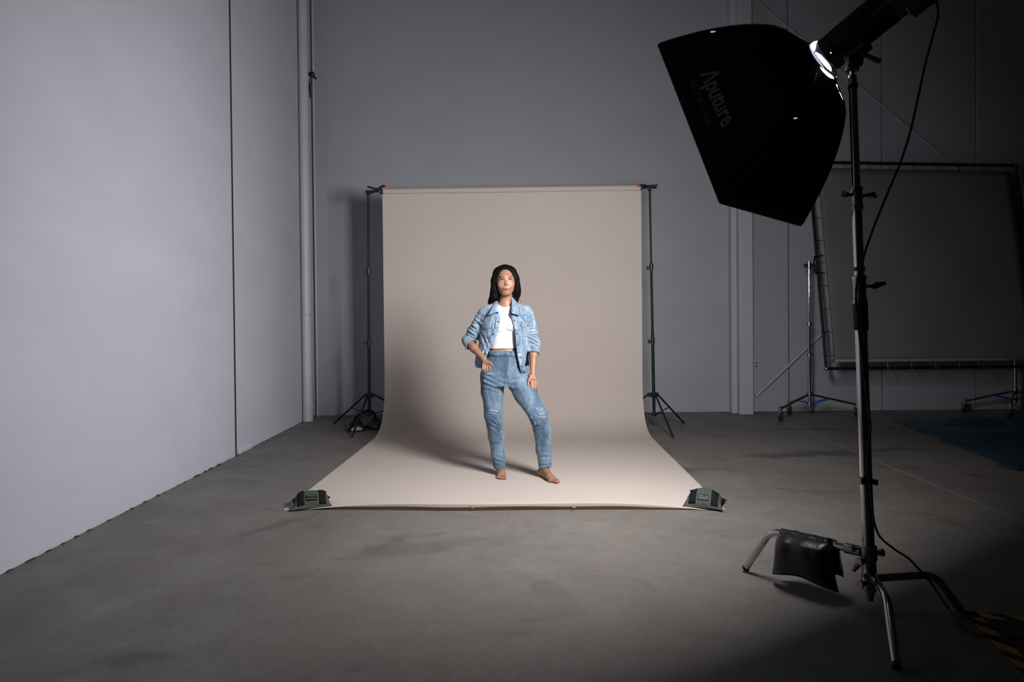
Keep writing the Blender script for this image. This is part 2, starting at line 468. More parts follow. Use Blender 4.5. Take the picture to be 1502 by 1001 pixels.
# downpipe in the left corner
px = P(450.5, 600, 7.9).x
e = empty('downpipe', (px, 7.9, 0), 'round grey painted downpipe in the corner behind the left wall', 'pipe')
MB().lathe((px, 7.9, 0), (px, 7.9, HT - .05), [(0, .062), (1, .062)]).build('pipe', M_pipe, e)
MB().lathe((px, 7.9, 0), (px, 7.9, .19), [(0, .067), (.75, .067), (.8, .071), (.97, .071), (1, .064)]).build('collar', M_pipe, e)
for zz in (1.24, 4.0):
    b = MB(); b.torus((px, 7.9, zz), (0, 0, 1), .064, .008); b.box((px - .12, 7.88, zz - .015), (px - .05, 7.92, zz + .015)); b.build('bracket', M_pipe, e)
# conduit and its black fitting right of the downpipe
cxp = P(459.5, 300, 8.2)
e = empty('wall_conduit', (cxp.x, 8.24, 0), 'slim grey conduit running up the corner right of the downpipe', 'pipe')
MB().cyl((cxp.x, 8.26, 0), (cxp.x, 8.26, HT - .05), .012, n=12).build('pipe', M_pipe, e)
q = P(457.5, 109, 8.12)
e = empty('wall_fitting', q, 'small round black fitting high in the corner beside the downpipe', 'fitting')
MB().ball(q, (.034, .034, .036), 10).build('dome', M_black, e)
MB().cyl(q, q + Vector((0, .14, 0)), .016).build('stem', M_black, e)
MB().tube(smooth_path([q + Vector((-.01, 0, -.03)), q + Vector((-.034, .02, -.1)), q + Vector((-.036, .02, -.2)), q + Vector((-.03, .03, -.27))], 6), .011, 8).build('lead', M_black, e)

# ================================================================= PAPER BACKDROP
PX0, PX1, PYR = -1.535, 1.185, 7.22
root = empty('paper_backdrop', ((PX0 + PX1) / 2, 5.5, 0), 'beige seamless paper backdrop sweeping from its roll onto the floor', 'backdrop')
prof = [(PYR - .032, 2.50), (PYR - .03, 2.2), (PYR - .03, 1.6), (PYR - .03, 1.0), (PYR - .03, .7), (PYR - .032, .5), (PYR - .045, .38), (PYR - .08, .26), (PYR - .15, .155), (PYR - .25, .08), (PYR - .38, .032), (PYR - .55, .009), (PYR - .8, .005),
        (6.0, .004), (5.4, .004), (5.0, .004), (4.75, .0045), (4.55, .006), (4.42, .010), (4.32, .016), (4.25, .021), (4.185, .024)]
pp = smooth_path([(0, y, z) for y, z in prof], 4)
NXP = 60; rows = []
for j, p in enumerate(pp):
    r = []
    for i in range(NXP + 1):
        s = i / NXP; x = PX0 + (PX1 - PX0) * s
        e_ = min(s, 1 - s); lift = min(1, max(0, (e_ - .05) / .27)); lift = lift * (2 - lift)
        z = p.z
        if p.y < 4.8: z = .004 + (p.z - .004) * lift * (1.8 + .06 * math.sin(9 * s))
        y = p.y
        if z > .5: y += .004 * math.sin(3.1 * s * PI + .4) * math.sin(z * 1.7)
        # slight right-hand end shortfall so the edge reads a little uneven, as torn
        if p.y < 4.3: y += .01 * math.sin(11 * s) * (4.3 - p.y) / .12
        r.append(Vector((x, y, z)))
    rows.append(r)
MB().grid(rows).build('sheet', M_paper, root)
# front lip that curls down, with the dark gap under it
lip = []
for k in range(5):
    t = k / 4; r = []
    for i in range(NXP + 1):
        b = rows[-1][i]; s = i / NXP
        w = min(1, max(0, (min(s - .12, .93 - s)) / .1)) * (.85 + .15 * math.sin(s * 21))
        dz = min(b.z - .002, .0185 * w) * t
        r.append(Vector((b.x, b.y - .012 * math.sin(t * PI * .5) * w, b.z - dz)))
    lip.append(r)
MB().grid([r[4:-4] for r in lip]).build('curled_edge', M_under, root, solid=.001)
for u in (693, 842):
    q = P(u, 744, 4.165)
    MB().box((q.x - .009, 4.158, .022), (q.x + .009, 4.162, .039)).build('tape', M_tape, root, smooth=False)
# the roll
m = MB(); m.lathe((PX0 + .005, PYR, 2.535), (PX1 - .005, PYR, 2.535), [(0, .02), (0, .033), (1, .033), (1, .02)], 32); m.build('roll', M_paper, root)
MB().lathe((PX0 - .012, PYR, 2.535), (PX1 + .012, PYR, 2.535), [(0, .02), (1, .02)], 20).build('core', M_black, root)

# ================================================================= BACKDROP STANDS
def backdrop_stand(cx, cy, feet, ztop, topx, label, name='backdrop_stand'):
    c = Vector((cx, cy, 0))
    e = empty(name, c, label, 'light stand', 'black backdrop stands')
    def at(z): return Vector((cx + (topx - cx) * z / ztop, cy, z))
    MB().cyl(at(.14), at(1.02), .0165, n=14).build('pole', M_blackm, e)
    MB().cyl(at(1.0), at(1.75), .0135, n=14).build('pole', M_blackm, e)
    MB().cyl(at(1.72), at(ztop), .0105, n=14).build('pole', M_blackm, e)
    for z in (.93, 1.70):
        q = at(z)
        co = MB().cyl(q - Vector((0, 0, .035)), q + Vector((0, 0, .035)), .022, n=16).build('collar', M_black, e)
        k = MB(); s = -1 if cx < 0 else -1
        k.cyl(q + Vector((0, 0, -.01)), q + Vector((-.045, -.01, -.01)), .006, n=8); k.cyl(q + Vector((-.04, -.01, -.028)), q + Vector((-.044, -.01, .012)), .011, n=10)
        k.build('knob', M_black, co)
    q = at(.36); MB().cyl(q - Vector((0, 0, .03)), q + Vector((0, 0, .03)), .028, n=16).build('leg_hub', M_black, e)
    q2 = at(.155); MB().cyl(q2 - Vector((0, 0, .02)), q2 + Vector((0, 0, .02)), .024, n=16).build('spreader_hub', M_black, e)
    for f in feet:
        f = Vector((f[0], f[1], .012)); d = (f - q); d.z = 0; d.normalize()
        top = q + d * .05 + Vector((0, 0, .01))
        l = MB(); l.cyl(top, f, .0105, n=10); l.box((-.012, -.014, -.02), (.03, .014, .02), Matrix.Translation(q) @ Matrix((d, Vector((0, 0, 1)).cross(d), Vector((0, 0, 1)))).transposed().to_4x4() @ Matrix.Translation((.03, 0, 0)))
        lg = l.build('leg', M_blackm, e)
        MB().ball(f + Vector((0, 0, .002)), .014, 6).build('rubber_foot', M_rubber, lg)
        MB().cyl(q2 + d * .02, top.lerp(f, .45), .006, n=8).build('spreader', M_blackm, e)
    return e, at(ztop)
st_l, topl = backdrop_stand(-1.73, 7.3, [(-2.202, 7.609), (-1.773, 6.75), (-1.18, 7.55)], 2.535, P(540, 280, 7.3).x, 'black tripod stand holding the left end of the beige paper roll')
st_r, topr = backdrop_stand(1.305, 7.18, [(1.69, 7.525), (1.385, 6.625), (.81, 7.36)], 2.54, P(953, 280, 7.18).x, 'black tripod stand holding the right end of the beige paper roll')
m = MB(); m.cyl(topl + Vector((-.02, 0, .012)), Vector((PX0 + .02, PYR, 2.545)), .013, n=12); m.cyl(topl + Vector((0, 0, -.05)), topl + Vector((0, 0, .03)), .018, n=12); m.ball(topl + Vector((-.012, 0, .012)), .021, 8)
m.build('cross_arm', M_black, st_l)
m = MB(); m.cyl(topr + Vector((0, 0, -.05)), topr + Vector((0, 0, .0)), .017, n=12); m.cyl(topr + Vector((.03, 0, -.005)), Vector((PX1 + .0, PYR, 2.535)), .014, n=12)
m.build('cross_arm', M_black, st_r)

def spring_clamp(c, sx, label, tilt):
    """black A-clamp whose orange-tipped jaws bite the roll end; sx = +1 when they point to +x; tilt turns its plane about x"""
    e = empty('spring_clamp', c, label, 'clamp', 'spring clamps on the paper roll')
    uy, uz = -math.cos(tilt), math.sin(tilt)
    for s in (1, -1):
        prof_ = [(-.125, .040), (-.085, .028), (-.045, .010), (-.01, -.006), (.02, -.030), (.048, -.046), (.066, -.040)]
        pts = [c + Vector((sx * x, s * w * uy, s * w * uz)) for x, w in prof_]
        q = smooth_path(pts, 4); n = len(q)
        MB().tube(q, [.011 + .007 * math.exp(-((k / n - .5) / .22) ** 2) for k in range(n)], 10).build('arm', M_black, e)
        MB().ball(pts[-1] + Vector((sx * .010, s * .004 * uy, s * .004 * uz)), (.016, .015, .017), 8).build('jaw_tip', M_orange, e, label='orange jaw tip')
    MB().torus(c + Vector((-sx * .028, 0, 0)), (0, -uz, uy) , .015, .006).build('spring', M_blackm, e)
spring_clamp(Vector((PX0 - .035, PYR - .012, 2.55)), 1, 'black spring clamp with orange tip at the left end of the paper roll', .95)
spring_clamp(Vector((PX1 + .045, PYR - .012, 2.545)), -1, 'black spring clamp with orange tip at the right end of the paper roll', .15)

# ================================================================= SOFT BAGS
def noise3(p, s=1.0):
    return (math.sin(p[0] * 13.1 * s + 1.7 * math.sin(p[1] * 9.7 * s)) + math.sin(p[1] * 15.3 * s + 1.3 * math.sin(p[2] * 11 * s + p[0] * 7 * s)) + math.sin(p[2] * 12.1 * s + p[0] * 5 * s)) / 3

def pillow(w, d, h, M, seed=0, n=26, ears=.12, sag=0.0):
    """stuffed rectangular bag; returns rows top and bottom"""
    m = MB(); top = []; bot = []
    for j in range(n + 1):
        rt = []; rb = []
        for i in range(n + 1):
            a = 2 * i / n - 1; b = 2 * j / n - 1
            prof = (max(0, 1 - abs(a) ** 2.4)) ** .6 * (max(0, 1 - abs(b) ** 1.7)) ** .75
            pin = 1 - ears * (1 - abs(a * b)) * (abs(a) ** 6 + abs(b) ** 6) * .8
            x = a * w / 2 * (1 - ears * (1 - abs(b) ** 3) * abs(a) ** 4 * .9); y = b * d / 2 * (1 - ears * (1 - abs(a) ** 3) * abs(b) ** 4 * .9)
            nz = noise3((x * 3 + seed, y * 3 - seed, seed)) * .12 + noise3((x * 9 + seed, y * 9, 2 * seed)) * .05
            rt.append(M @ Vector((x, y, h * prof * (.86 + nz) + .008)))
            rb.append(M @ Vector((x, y, max(.003, .008 - .005 * prof))))
        top.append(rt); bot.append(rb)
    m.grid(top); m.grid([list(reversed(r)) for r in bot])
    # rim
    rim_t = top[0] + [r[-1] for r in top[1:]] + list(reversed(top[-1][:-1])) + [r[0] for r in reversed(top[1:-1])]
    rim_b = bot[0] + [r[-1] for r in bot[1:]] + list(reversed(bot[-1][:-1])) + [r[0] for r in reversed(bot[1:-1])]
    k = len(rim_t); m.add(rim_t + rim_b, [(i, (i + 1) % k, k + (i + 1) % k, k + i) for i in range(k)])
    return m, top

def surf(top, n, a, b, off):
    """bilinear point on the bag's upper skin, lifted by off"""
    i = min(n - 1e-6, max(0, (a + 1) / 2 * n)); j = min(n - 1e-6, max(0, (b + 1) / 2 * n)); i0, j0 = int(i), int(j); fi, fj = i - i0, j - j0
    p = top[j0][i0].lerp(top[j0][i0 + 1], fi).lerp(top[j0 + 1][i0].lerp(top[j0 + 1][i0 + 1], fi), fj)
    return p + Vector((0, 0, off))
def ribbon_on(top, n, pts, wid, off=.004, steps=14):
    """strap laid over the bag between two parameter points, width wid in parameter units"""
    (a0, b0), (a1, b1) = pts; dx, dy = a1 - a0, b1 - b0; L = math.hypot(dx, dy); nx, ny = -dy / L * wid, dx / L * wid
    rows = [[surf(top, n, a0 + dx * t / steps + nx * s, b0 + dy * t / steps + ny * s, off) for s in (-1, -.33, .33, 1)] for t in range(steps + 1)]
    return MB().grid(rows)

def green_bag(c, rz, label, labelcol, flip):
    e = empty('sandbag', (c[0], c[1], 0), label, 'sandbag', 'green sandbags on the paper corners')
    M = Matrix.Translation((c[0], c[1], .006)) @ Matrix.Rotation(rz, 4, 'Z')
    n = 26; m, top = pillow(.255, .25, .10, M, seed=flip * 1.7, n=n, ears=.2)
    m.build('bag', M_green, e)
    for a in (-.52, .52): ribbon_on(top, n, ((a, -.93), (a, .93)), .17, .004).build('strap', M_web, e, solid=.002)
    ribbon_on(top, n, ((-.94, .9), (-.94, -.9)), .05, .002).build('edge_binding', M_web, e, solid=.002)
    ribbon_on(top, n, ((.95, .9), (.95, -.9)), .045, .002).build('edge_binding', M_web, e, solid=.002)
    lb = ribbon_on(top, n, ((-.27, -.62), (.25, -.62)), .15, .005, 8).build('label_patch', M_navy if labelcol else M_web, e, solid=.002)
    # two faint lines of stitching round the patch
    for bb in (-.55, -.69): ribbon_on(top, n, ((-.27, bb), (.21, bb)), .012, .0062, 8).build('stitching', M_print, lb, solid=.0006)
    # handle strap standing at one side
    p0, p1 = surf(top, n, .5 * flip, .55, 0), surf(top, n, .5 * flip, -.45, 0); mid = (p0 + p1) / 2 + Vector((.02 * flip, 0, .012))
    h = MB(); pts = smooth_path([p0, p0.lerp(mid, .6) + Vector((0, 0, .008)), mid, p1.lerp(mid, .6) + Vector((0, 0, .006)), p1], 5)
    h.grid([[q + Vector((-.011, 0, 0)), q + Vector((.011, 0, 0))] for q in pts]); h.build('handle', M_web, e, solid=.003)
    return e
bl = F(446, 752); br = F(1043, 752)
green_bag((bl.x, bl.y + .145), .34, 'green canvas sandbag with black straps on the left front paper corner', False, 1)
green_bag((br.x, br.y + .145), -.36, 'green canvas sandbag with navy label on the right front paper corner', True, -1)

# black bag weighting the left backdrop stand
e = empty('sandbag', (-1.80, 7.28, 0), 'small black sandbag slumped over the left backdrop stand base', 'sandbag')
for (cx_, cy_, rz, w_) in ((-1.86, 7.2, .4, .2), (-1.66, 7.3, -.5, .22)):
    M = Matrix.Translation((cx_, cy_, .005)) @ Matrix.Rotation(rz, 4, 'Z')
    m, top = pillow(w_, .2, .12, M, seed=cx_, n=16); m.build('pouch', M_vinyl, e)
MB().tube(smooth_path([(-1.87, 7.2, .11), (-1.8, 7.22, .18), (-1.7, 7.26, .2), (-1.66, 7.3, .13)], 5), .014, 8).build('handle', M_web, e)

# ================================================================= MAIN LIGHT STAND
B = Vector((1.352, 2.74, 0)); T = Vector((P(1250, 100, 2.765).x, 2.765, 2.16))
def pole(z): return B.lerp(T, z / T.z)
e = empty('light_stand', B, 'tall chrome light stand with three bent legs at the right front', 'light stand')
MB().lathe(pole(.09), pole(1.15), [(0, .019), (.02, .0225), (1, .0225)], 28).build('pole', M_chrome, e, label='thick chrome lower tube')
MB().lathe(pole(1.15), pole(1.66), [(0, .0185), (1, .0185)], 28).build('pole', M_chrome, e)
MB().lathe(pole(1.62), pole(2.14), [(0, .0155), (1, .0155)], 28).build('pole', M_chrome, e)
MB().lathe(pole(1.125), pole(1.235), [(0, .026), (.03, .0275), (.97, .0275), (1, .025)]).build('sleeve', M_rubber, e, label='black rubber sleeve')
def zc(v, z0=1.3):   # height on the pole seen at image row v
    lo_, hi_ = 0, 2.3
    for _ in range(40):
        mid = (lo_ + hi_) / 2; q = pole(mid); r = CAM_M.transposed() @ (q - Vector((0, 0, CAM_H)))
        vv = CY - FPX * r.y / -r.z
        if vv > v: lo_ = mid
        else: hi_ = mid
    return lo_
def collar(v0, v1, r, knobs, name='collar'):
    a, b = zc(v1), zc(v0); p, q = pole(a), pole(b)
    co = MB().lathe(p, q, [(0, r * .9), (.02, r * 1.16), (.16, r * 1.16), (.18, r), (.8, r), (.84, r * 1.12), (.97, r * 1.12), (1, r * .85)]).build(name, M_steel, e)
    for (dx, dy, dz, L, rr) in knobs:
        c = p.lerp(q, .5) + Vector((0, 0, dz)); d = Vector((dx, dy, 0)).normalized()
        k = MB(); k.cyl(c + d * r * .8, c + d * (r + .022), .007, n=10); k.build('bolt', M_steel, co)
        k = MB(); t = Vector((0, 0, 1)); h = c + d * (r + .024); side = d.cross(t)
        k.tube([h - t * .004, h + t * .004 + d * .012 + side * 0, h + t * rr + d * L], [.011, .013, .007], 10)
        k.tube([h, h - t * rr * .5 - side * .012], [.010, .007], 8)
        k.build('knob', M_black, co)
    return co
collar(404, 446, .0235, [(1, -.3, .012, .045, .012)])
collar(274, 308, .0215, [(1, -.35, .008, .022, -.012), (-1, -.2, .012, .004, -.004)])
MB().lathe(pole(zc(398)), pole(zc(392)), [(0, .022), (1, .022)]).build('ring', M_black, e)
MB().lathe(pole(zc(130)), pole(zc(124)), [(0, .019), (1, .019)]).build('ring', M_black, e)
MB().lathe(pole(zc(120)), pole(zc(103)), [(0, .011), (.2, .008), (1, .008)]).build('spigot', M_steel, e)
for v in (704,):
    q = pole(zc(v)); m = MB(); m.lathe(q - Vector((0, 0, .012)), q + Vector((0, 0, .012)), [(0, .0235), (1, .0235)], 20); m.box((q.x - .034, q.y - .03, q.z - .012), (q.x - .02, q.y - .016, q.z + .014)); m.box((q.x + .014, q.y - .034, q.z - .014), (q.x + .03, q.y - .016, q.z + .006)); m.build('cable_clip', M_black, e)
# base castings and the legs
m = MB(); m.lathe(pole(.205), pole(.27), [(0, .026), (.1, .031), (.9, .031), (1, .025)]); m.lathe(pole(.085), pole(.20), [(0, .02), (.05, .03), (.5, .032), (.6, .027), (1, .026)])
m.lathe(pole(.045), pole(.09), [(0, .010), (.4, .014), (1, .02)])
cast = m.build('base_casting', M_steel, e)
for (d_, z) in (((-.8, .5), .245), ((-.9, -.4), .21), ((.95, .1), .235), ((-.85, -.4), .12), ((-.5, -.8), .16)):
    d = Vector((d_[0], d_[1], 0)).normalized(); c = pole(z)
    k = MB(); k.cyl(c + d * .02, c + d * .052, .011, n=10); k.cyl(c + d * .05, c + d * .06, .016, n=8); k.build('bolt', M_steel, cast)
k = MB(); c = pole(.205); k.tube([c + Vector((-.03, -.01, 0)), c + Vector((-.055, -.02, -.012)), c + Vector((-.075, -.03, -.03))], [.008, .011, .006], 8); k.build('knob', M_steel, cast)
def leg(pts, r=.0155):
    P_ = [Vector(p) for p in pts]; out = [P_[0]]
    for i in range(1, len(P_) - 1):
        a = P_[i] + (P_[i - 1] - P_[i]).normalized() * .05; b = P_[i] + (P_[i + 1] - P_[i]).normalized() * .05
        for k in range(7):
            t = k / 6; out.append(a.lerp(P_[i], t).lerp(P_[i].lerp(b, t), t))
    out.append(P_[-1])
    l = MB().tube(out, r, 18).build('leg', M_chrome, e)
    d = (P_[-1] - P_[-2]).normalized()
    MB().cyl(P_[-1] - d * .012, P_[-1] + d * .002, r + .0008, n=16).build('foot_cap', M_blackm, l)
    return out
L1 = leg([pole(.235) + Vector((-.02, .02, 0)), (1.075, 3.07, .222), (.992, 3.17, .015)])
k = MB(); a_, b_ = Vector(L1[0]), Vector((1.075, 3.07, .222)); k.cyl(a_.lerp(b_, .0), a_.lerp(b_, .16), .021, n=16); k.build('leg_socket', M_steel, e)
leg([pole(.155) + Vector((.0, -.02, 0)), (1.293, 2.50, .15), (1.212, 2.285, .015)])
leg([pole(.135) + Vector((.02, 0, 0)), (1.615, 2.765, .142), (1.70, 2.735, .015)])

# ================================================================= SADDLE SANDBAG ON THE LEG
e = empty('sandbag', (1.17, 2.95, 0), 'black vinyl saddle sandbag hanging over the left leg of the main stand', 'sandbag')
la, lb_ = Vector(L1[0]), Vector((1.075, 3.07, .222))
ax = (lb_ - la).normalized(); Lg = (lb_ - la).length
s0, s1 = .27, .88
front = Vector((-ax.y, ax.x, 0)).normalized()
if front.y > 0: front = -front
n_ = 30; rws = []
for side in (1, -1):
    outer = []; inner = []
    hgt = .185 if side > 0 else .15
    for j in range(n_ + 1):
        b = j / n_; ro = []; ri = []
        for i in range(n_ + 1):
            a = i / n_
            aa = a - .5
            s = s0 + (s1 - s0) * (a + aa * .22 * (b ** 2.5))            # flares to the lower corners
            s += .035 * noise3((b * .5, 3, side)) * (1 - 4 * aa * aa)
            base = la.lerp(lb_, s)
            bul = (max(0, 1 - (2 * aa) ** 4) * max(0, 1 - (2 * b - 1.05) ** 4)) ** .5 if b > .02 else 0
            crease = .010 * math.sin(a * 17 + b * 3) * math.exp(-b * 5) + .006 * noise3((a * .5, b * .45, 1 + side))
            ear = .012 * (abs(2 * aa) ** 8) + .010 * math.sin(a * 7 + side)
            z = .022 - b * (hgt + (ear if b > .3 else ear * b / .3))
            over = .024 * min(1, b * 5)
            p = base + Vector((0, 0, z)) + front * side * (over + .062 * bul + crease * min(1, b * 3))
            ro.append(p); ri.append(base + Vector((0, 0, z)) + front * side * over * .75)
        outer.append(ro); inner.append(ri)
    m = MB(); m.grid(outer); m.grid([list(reversed(r)) for r in inner])
    rt = outer[0] + [r[-1] for r in outer[1:]] + list(reversed(outer[-1][:-1])) + [r[0] for r in reversed(outer[1:-1])]
    rb = inner[0] + [r[-1] for r in inner[1:]] + list(reversed(inner[-1][:-1])) + [r[0] for r in reversed(inner[1:-1])]
    kk = len(rt); m.add(rt + rb, [(i, (i + 1) % kk, kk + (i + 1) % kk, kk + i) for i in range(kk)])
    m.build('pouch', M_vinyl, e)
# strap bridging the two pouches over the tube, and the grommet
rows = []
for k in range(11):
    an = PI * k / 10
    rows.append([la.lerp(lb_, s0 + .02 + (s1 - s0 - .04) * i / 8) + front * math.cos(an) * .026 + Vector((0, 0, .010 + .010 * math.sin(an) + .003 * math.sin(i * 2.3))) for i in range(9)])
MB().grid(rows).build('bridge', M_vinyl, e, solid=.003)
q = la.lerp(lb_, s1 - .06) + front * .05 + Vector((0, 0, -.03)); MB().cyl(q, q + front * .012, .004, n=10).build('grommet', M_chrome, e)

# ================================================================= SOFTBOX
C0 = RING
e = empty('softbox', RING + SN * .25, 'black rectangular softbox with grey lettering aimed down at the woman', 'softbox')
def sb_pt(t, k4, f, side_in=0.0):
    """t depth 0..1, side k4 0..3, f 0..1 along that side"""
    cs = [(-1, 1), (-1, -1), (1, -1), (1, 1)]
    (a0, b0), (a1, b1) = cs[k4], cs[(k4 + 1) % 4]
    a = a0 + (a1 - a0) * f; b = b0 + (b1 - b0) * f
    g = min(1, t) ** .54
    rr = .083
    sagv = 1 - .035 * math.sin(PI * f) * math.sin(PI * min(1, t)) 
    sq = (rr * .75 + (SHA - rr * .75) * g, rr * .75 + (SHB - rr * .75) * g)
    ang = math.atan2(b, a); ci = (math.cos(ang) * rr, math.sin(ang) * rr)
    w = min(1, t / .10); w = w * w * (3 - 2 * w)
    x = ci[0] * (1 - w) + a * sq[0] * w * sagv; y = ci[1] * (1 - w) + b * sq[1] * w * sagv
    x *= (1 - side_in); y *= (1 - side_in)
    return C0 + SN * (SDEPTH * t) + SA * x + SB * y
NT_, NF = 22, 14
for k4 in range(4):
    rows = [[sb_pt(j / NT_, k4, i / NF) for i in range(NF + 1)] for j in range(NT_ + 1)]
    MB().grid(rows).build('side_panel', M_fab, e, solid=.004)
    a, b = rows[-1][0], rows[-1][-1]
    # lip round the aperture
    MB().grid([[a.lerp(b, i / 6) for i in range(7)], [a.lerp(b, i / 6) + SN * .016 for i in range(7)]]).build('lip', M_fab, e, solid=.004)
    # seam / rod pocket on each corner
    MB().tube([sb_pt(j / 24, k4, 0) for j in range(1, 25)], .0045, 8).build('rod_pocket', M_seamf, e)
    MB().ball(sb_pt(1, k4, 0) + SN * .008, .0065, 6).build('corner_cap', M_black, e)
cen = C0 + SN * SDEPTH
MB().grid([[cen + SA * x * (SHA - .012) + SB * y * (SHB - .012) for x in (-1, 1)] for y in (-1, 1)]).build('diffuser', M_white_dif, e, solid=.002)
MB().torus(C0 + SN * .004, SN, .0855, .004, 40).build('speed_ring', M_blackm, e)
# lettering on the long side panel (side 0: between the two corners nearest the camera)
def on_panel(me, tcen, f0, size_dir_len, name, m_, parent, off=.0045):
    """wrap flat lettering: local x runs along the long edge A->B, local y runs from the rim towards the ring"""
    for v in me.vertices:
        f = f0 + v.co.x / (2 * SHB); t = tcen - v.co.y / (SDEPTH * 1.05)
        p = sb_pt(t, 0, f); du = sb_pt(t, 0, f + .01) - p; dt = sb_pt(t - .01, 0, f) - p
        nn = du.cross(dt).normalized()
        if nn.dot(Vector((0, 0, CAM_H)) - p) < 0: nn = -nn
        v.co = p + nn * (off + v.co.z)
    return link(name, me, m_, parent)
for txt, size, f0, t0, off_, sp in (('\u039bputure', .104, .285, .785, .0022, .98), ('LIGHT BOX 6090', .036, .30, .885, 0, 1.02)):
    me = text_mesh(txt, size, .0004, sp, off_)
    on_panel(me, t0, f0, size, 'lettering', M_print if size > .1 else M_print2, e)

# light leaking at the speed ring
def ringp(ang, r, s): return C0 + SN * s + (SA * math.cos(ang) + SB * math.sin(ang)) * r
to_cam = (Vector((0, 0, CAM_H)) - C0).normalized()
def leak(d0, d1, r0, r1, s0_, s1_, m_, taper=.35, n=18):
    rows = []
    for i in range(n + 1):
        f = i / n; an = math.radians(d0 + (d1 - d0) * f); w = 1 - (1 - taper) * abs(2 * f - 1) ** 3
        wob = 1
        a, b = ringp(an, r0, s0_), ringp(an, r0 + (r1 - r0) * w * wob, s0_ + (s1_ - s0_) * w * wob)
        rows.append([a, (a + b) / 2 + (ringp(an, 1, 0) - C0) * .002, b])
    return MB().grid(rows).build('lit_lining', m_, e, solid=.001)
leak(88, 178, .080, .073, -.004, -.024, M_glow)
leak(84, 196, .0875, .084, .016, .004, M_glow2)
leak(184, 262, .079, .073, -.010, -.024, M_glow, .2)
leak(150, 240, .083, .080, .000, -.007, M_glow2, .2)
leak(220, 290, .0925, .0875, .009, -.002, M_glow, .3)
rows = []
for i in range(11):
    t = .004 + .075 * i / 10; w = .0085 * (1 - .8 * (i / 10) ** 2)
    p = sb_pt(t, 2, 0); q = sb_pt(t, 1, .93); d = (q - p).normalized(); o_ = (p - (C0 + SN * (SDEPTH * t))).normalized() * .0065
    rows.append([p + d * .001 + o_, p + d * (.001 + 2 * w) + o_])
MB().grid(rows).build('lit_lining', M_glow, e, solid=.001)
for (k4, t, f) in ((0, .55, .02), (1, .28, .03)):
    q = sb_pt(t, k4, f) + to_cam * .006; MB().box((q.x - .010, q.y - .004, q.z - .0015), (q.x + .010, q.y + .004, q.z + .0015)).build('zip_tab', M_glow2, e, smooth=False)

# ================================================================= LAMP HEAD
lamp = empty('studio_light', RING - SN * .2, 'black tubular studio lamp mounted on the chrome stand behind the softbox', 'studio light')
BK = -SN
def lp(s): return C0 + BK * s
MB().lathe(lp(.012), lp(.46), [(0, .06), (.0, .068), (.02, .070), (.12, .070), (.125, .067), (.135, .067), (.14, .0715), (.62, .0715), (.63, .069), (.65, .069), (.66, .0715), (.98, .0715), (1, .066)], 48).build('housing', M_blackm, lamp)
for i in range(9):
    s = .345 + i * .010; MB().torus(lp(s), SN, .0705, .0022, 40, 6).build('cooling_fin', M_black, lamp)
for i in range(4):
    s = .015 + .004 * i
MB().torus(lp(.03), SN, .070, .003, 40, 6).build('bezel', M_steel if False else M_blackm, lamp)
# rear box under the housing
dn = (Vector((0, 0, -1)) - SN * SN.dot(Vector((0, 0, -1)))).normalized(); sd = SN.cross(dn)
def lbox(s0_, s1_, d0, d1, w): 
    M = Matrix.Translation(C0) @ Matrix((BK, dn, sd)).transposed().to_4x4()
    return MB().box((s0_, d0, -w), (s1_, d1, w), M)
lbox(.33, .43, .055, .098, .03).build('connector_box', M_black, lamp, smooth=False, bevel=.006)
# yoke: foot plate under the tube, side cheeks, receiver on the spigot and tilt handle
lbox(.075, .165, .062, .088, .034).build('yoke_plate', M_black, lamp, smooth=False, bevel=.005)
ytop = pole(zc(104)); m = MB()
yq = P(1252, 78, 2.765)
m.tube([ytop, yq, lp(.125) + dn * .085], [.026, .026, .02], 14); m.build('receiver', M_black, lamp)
hA, hB = P(1261, 77, 2.74), P(1290, 90.5, 2.70)
MB().tube([hA, hA.lerp(hB, .3), hB], [.012, .009, .011], 10).build('tilt_handle', M_black, lamp)
q = P(1253, 90, 2.74); MB().cyl(q + Vector((-.03, -.0, 0)), q + Vector((.028, 0, 0)), .02, n=16).build('tilt_pivot', M_black, lamp)
# lettering on the housing: runs up the tube on the side facing the camera
def on_tube(me, s_start, ang0, r, parent, m_):
    up_ = (to_cam - SN * SN.dot(to_cam)).normalized(); ot = SN.cross(up_)
    # make +y of the text point towards the image top-left side of the tube
    if ot.z < 0: ot = -ot
    for v in me.vertices:
        th = ang0 + v.co.y / r
        v.co = lp(s_start + v.co.x) + (up_ * math.cos(th) + ot * math.sin(th)) * (r + .0008 + v.co.z)
    return link('lettering', me, m_, parent)
on_tube(text_mesh('STORM 1200x', .030, .0003, 1.0), .205, .02, .0715, lamp, M_print2)
on_tube(text_mesh('\u039bputure', .017, .0003, 1.0), .075, .22, .0715, lamp, M_print2)
q = lp(.036) + to_cam * .0715; MB().ball(q, .0022, 6).build('indicator', M_glow, lamp)

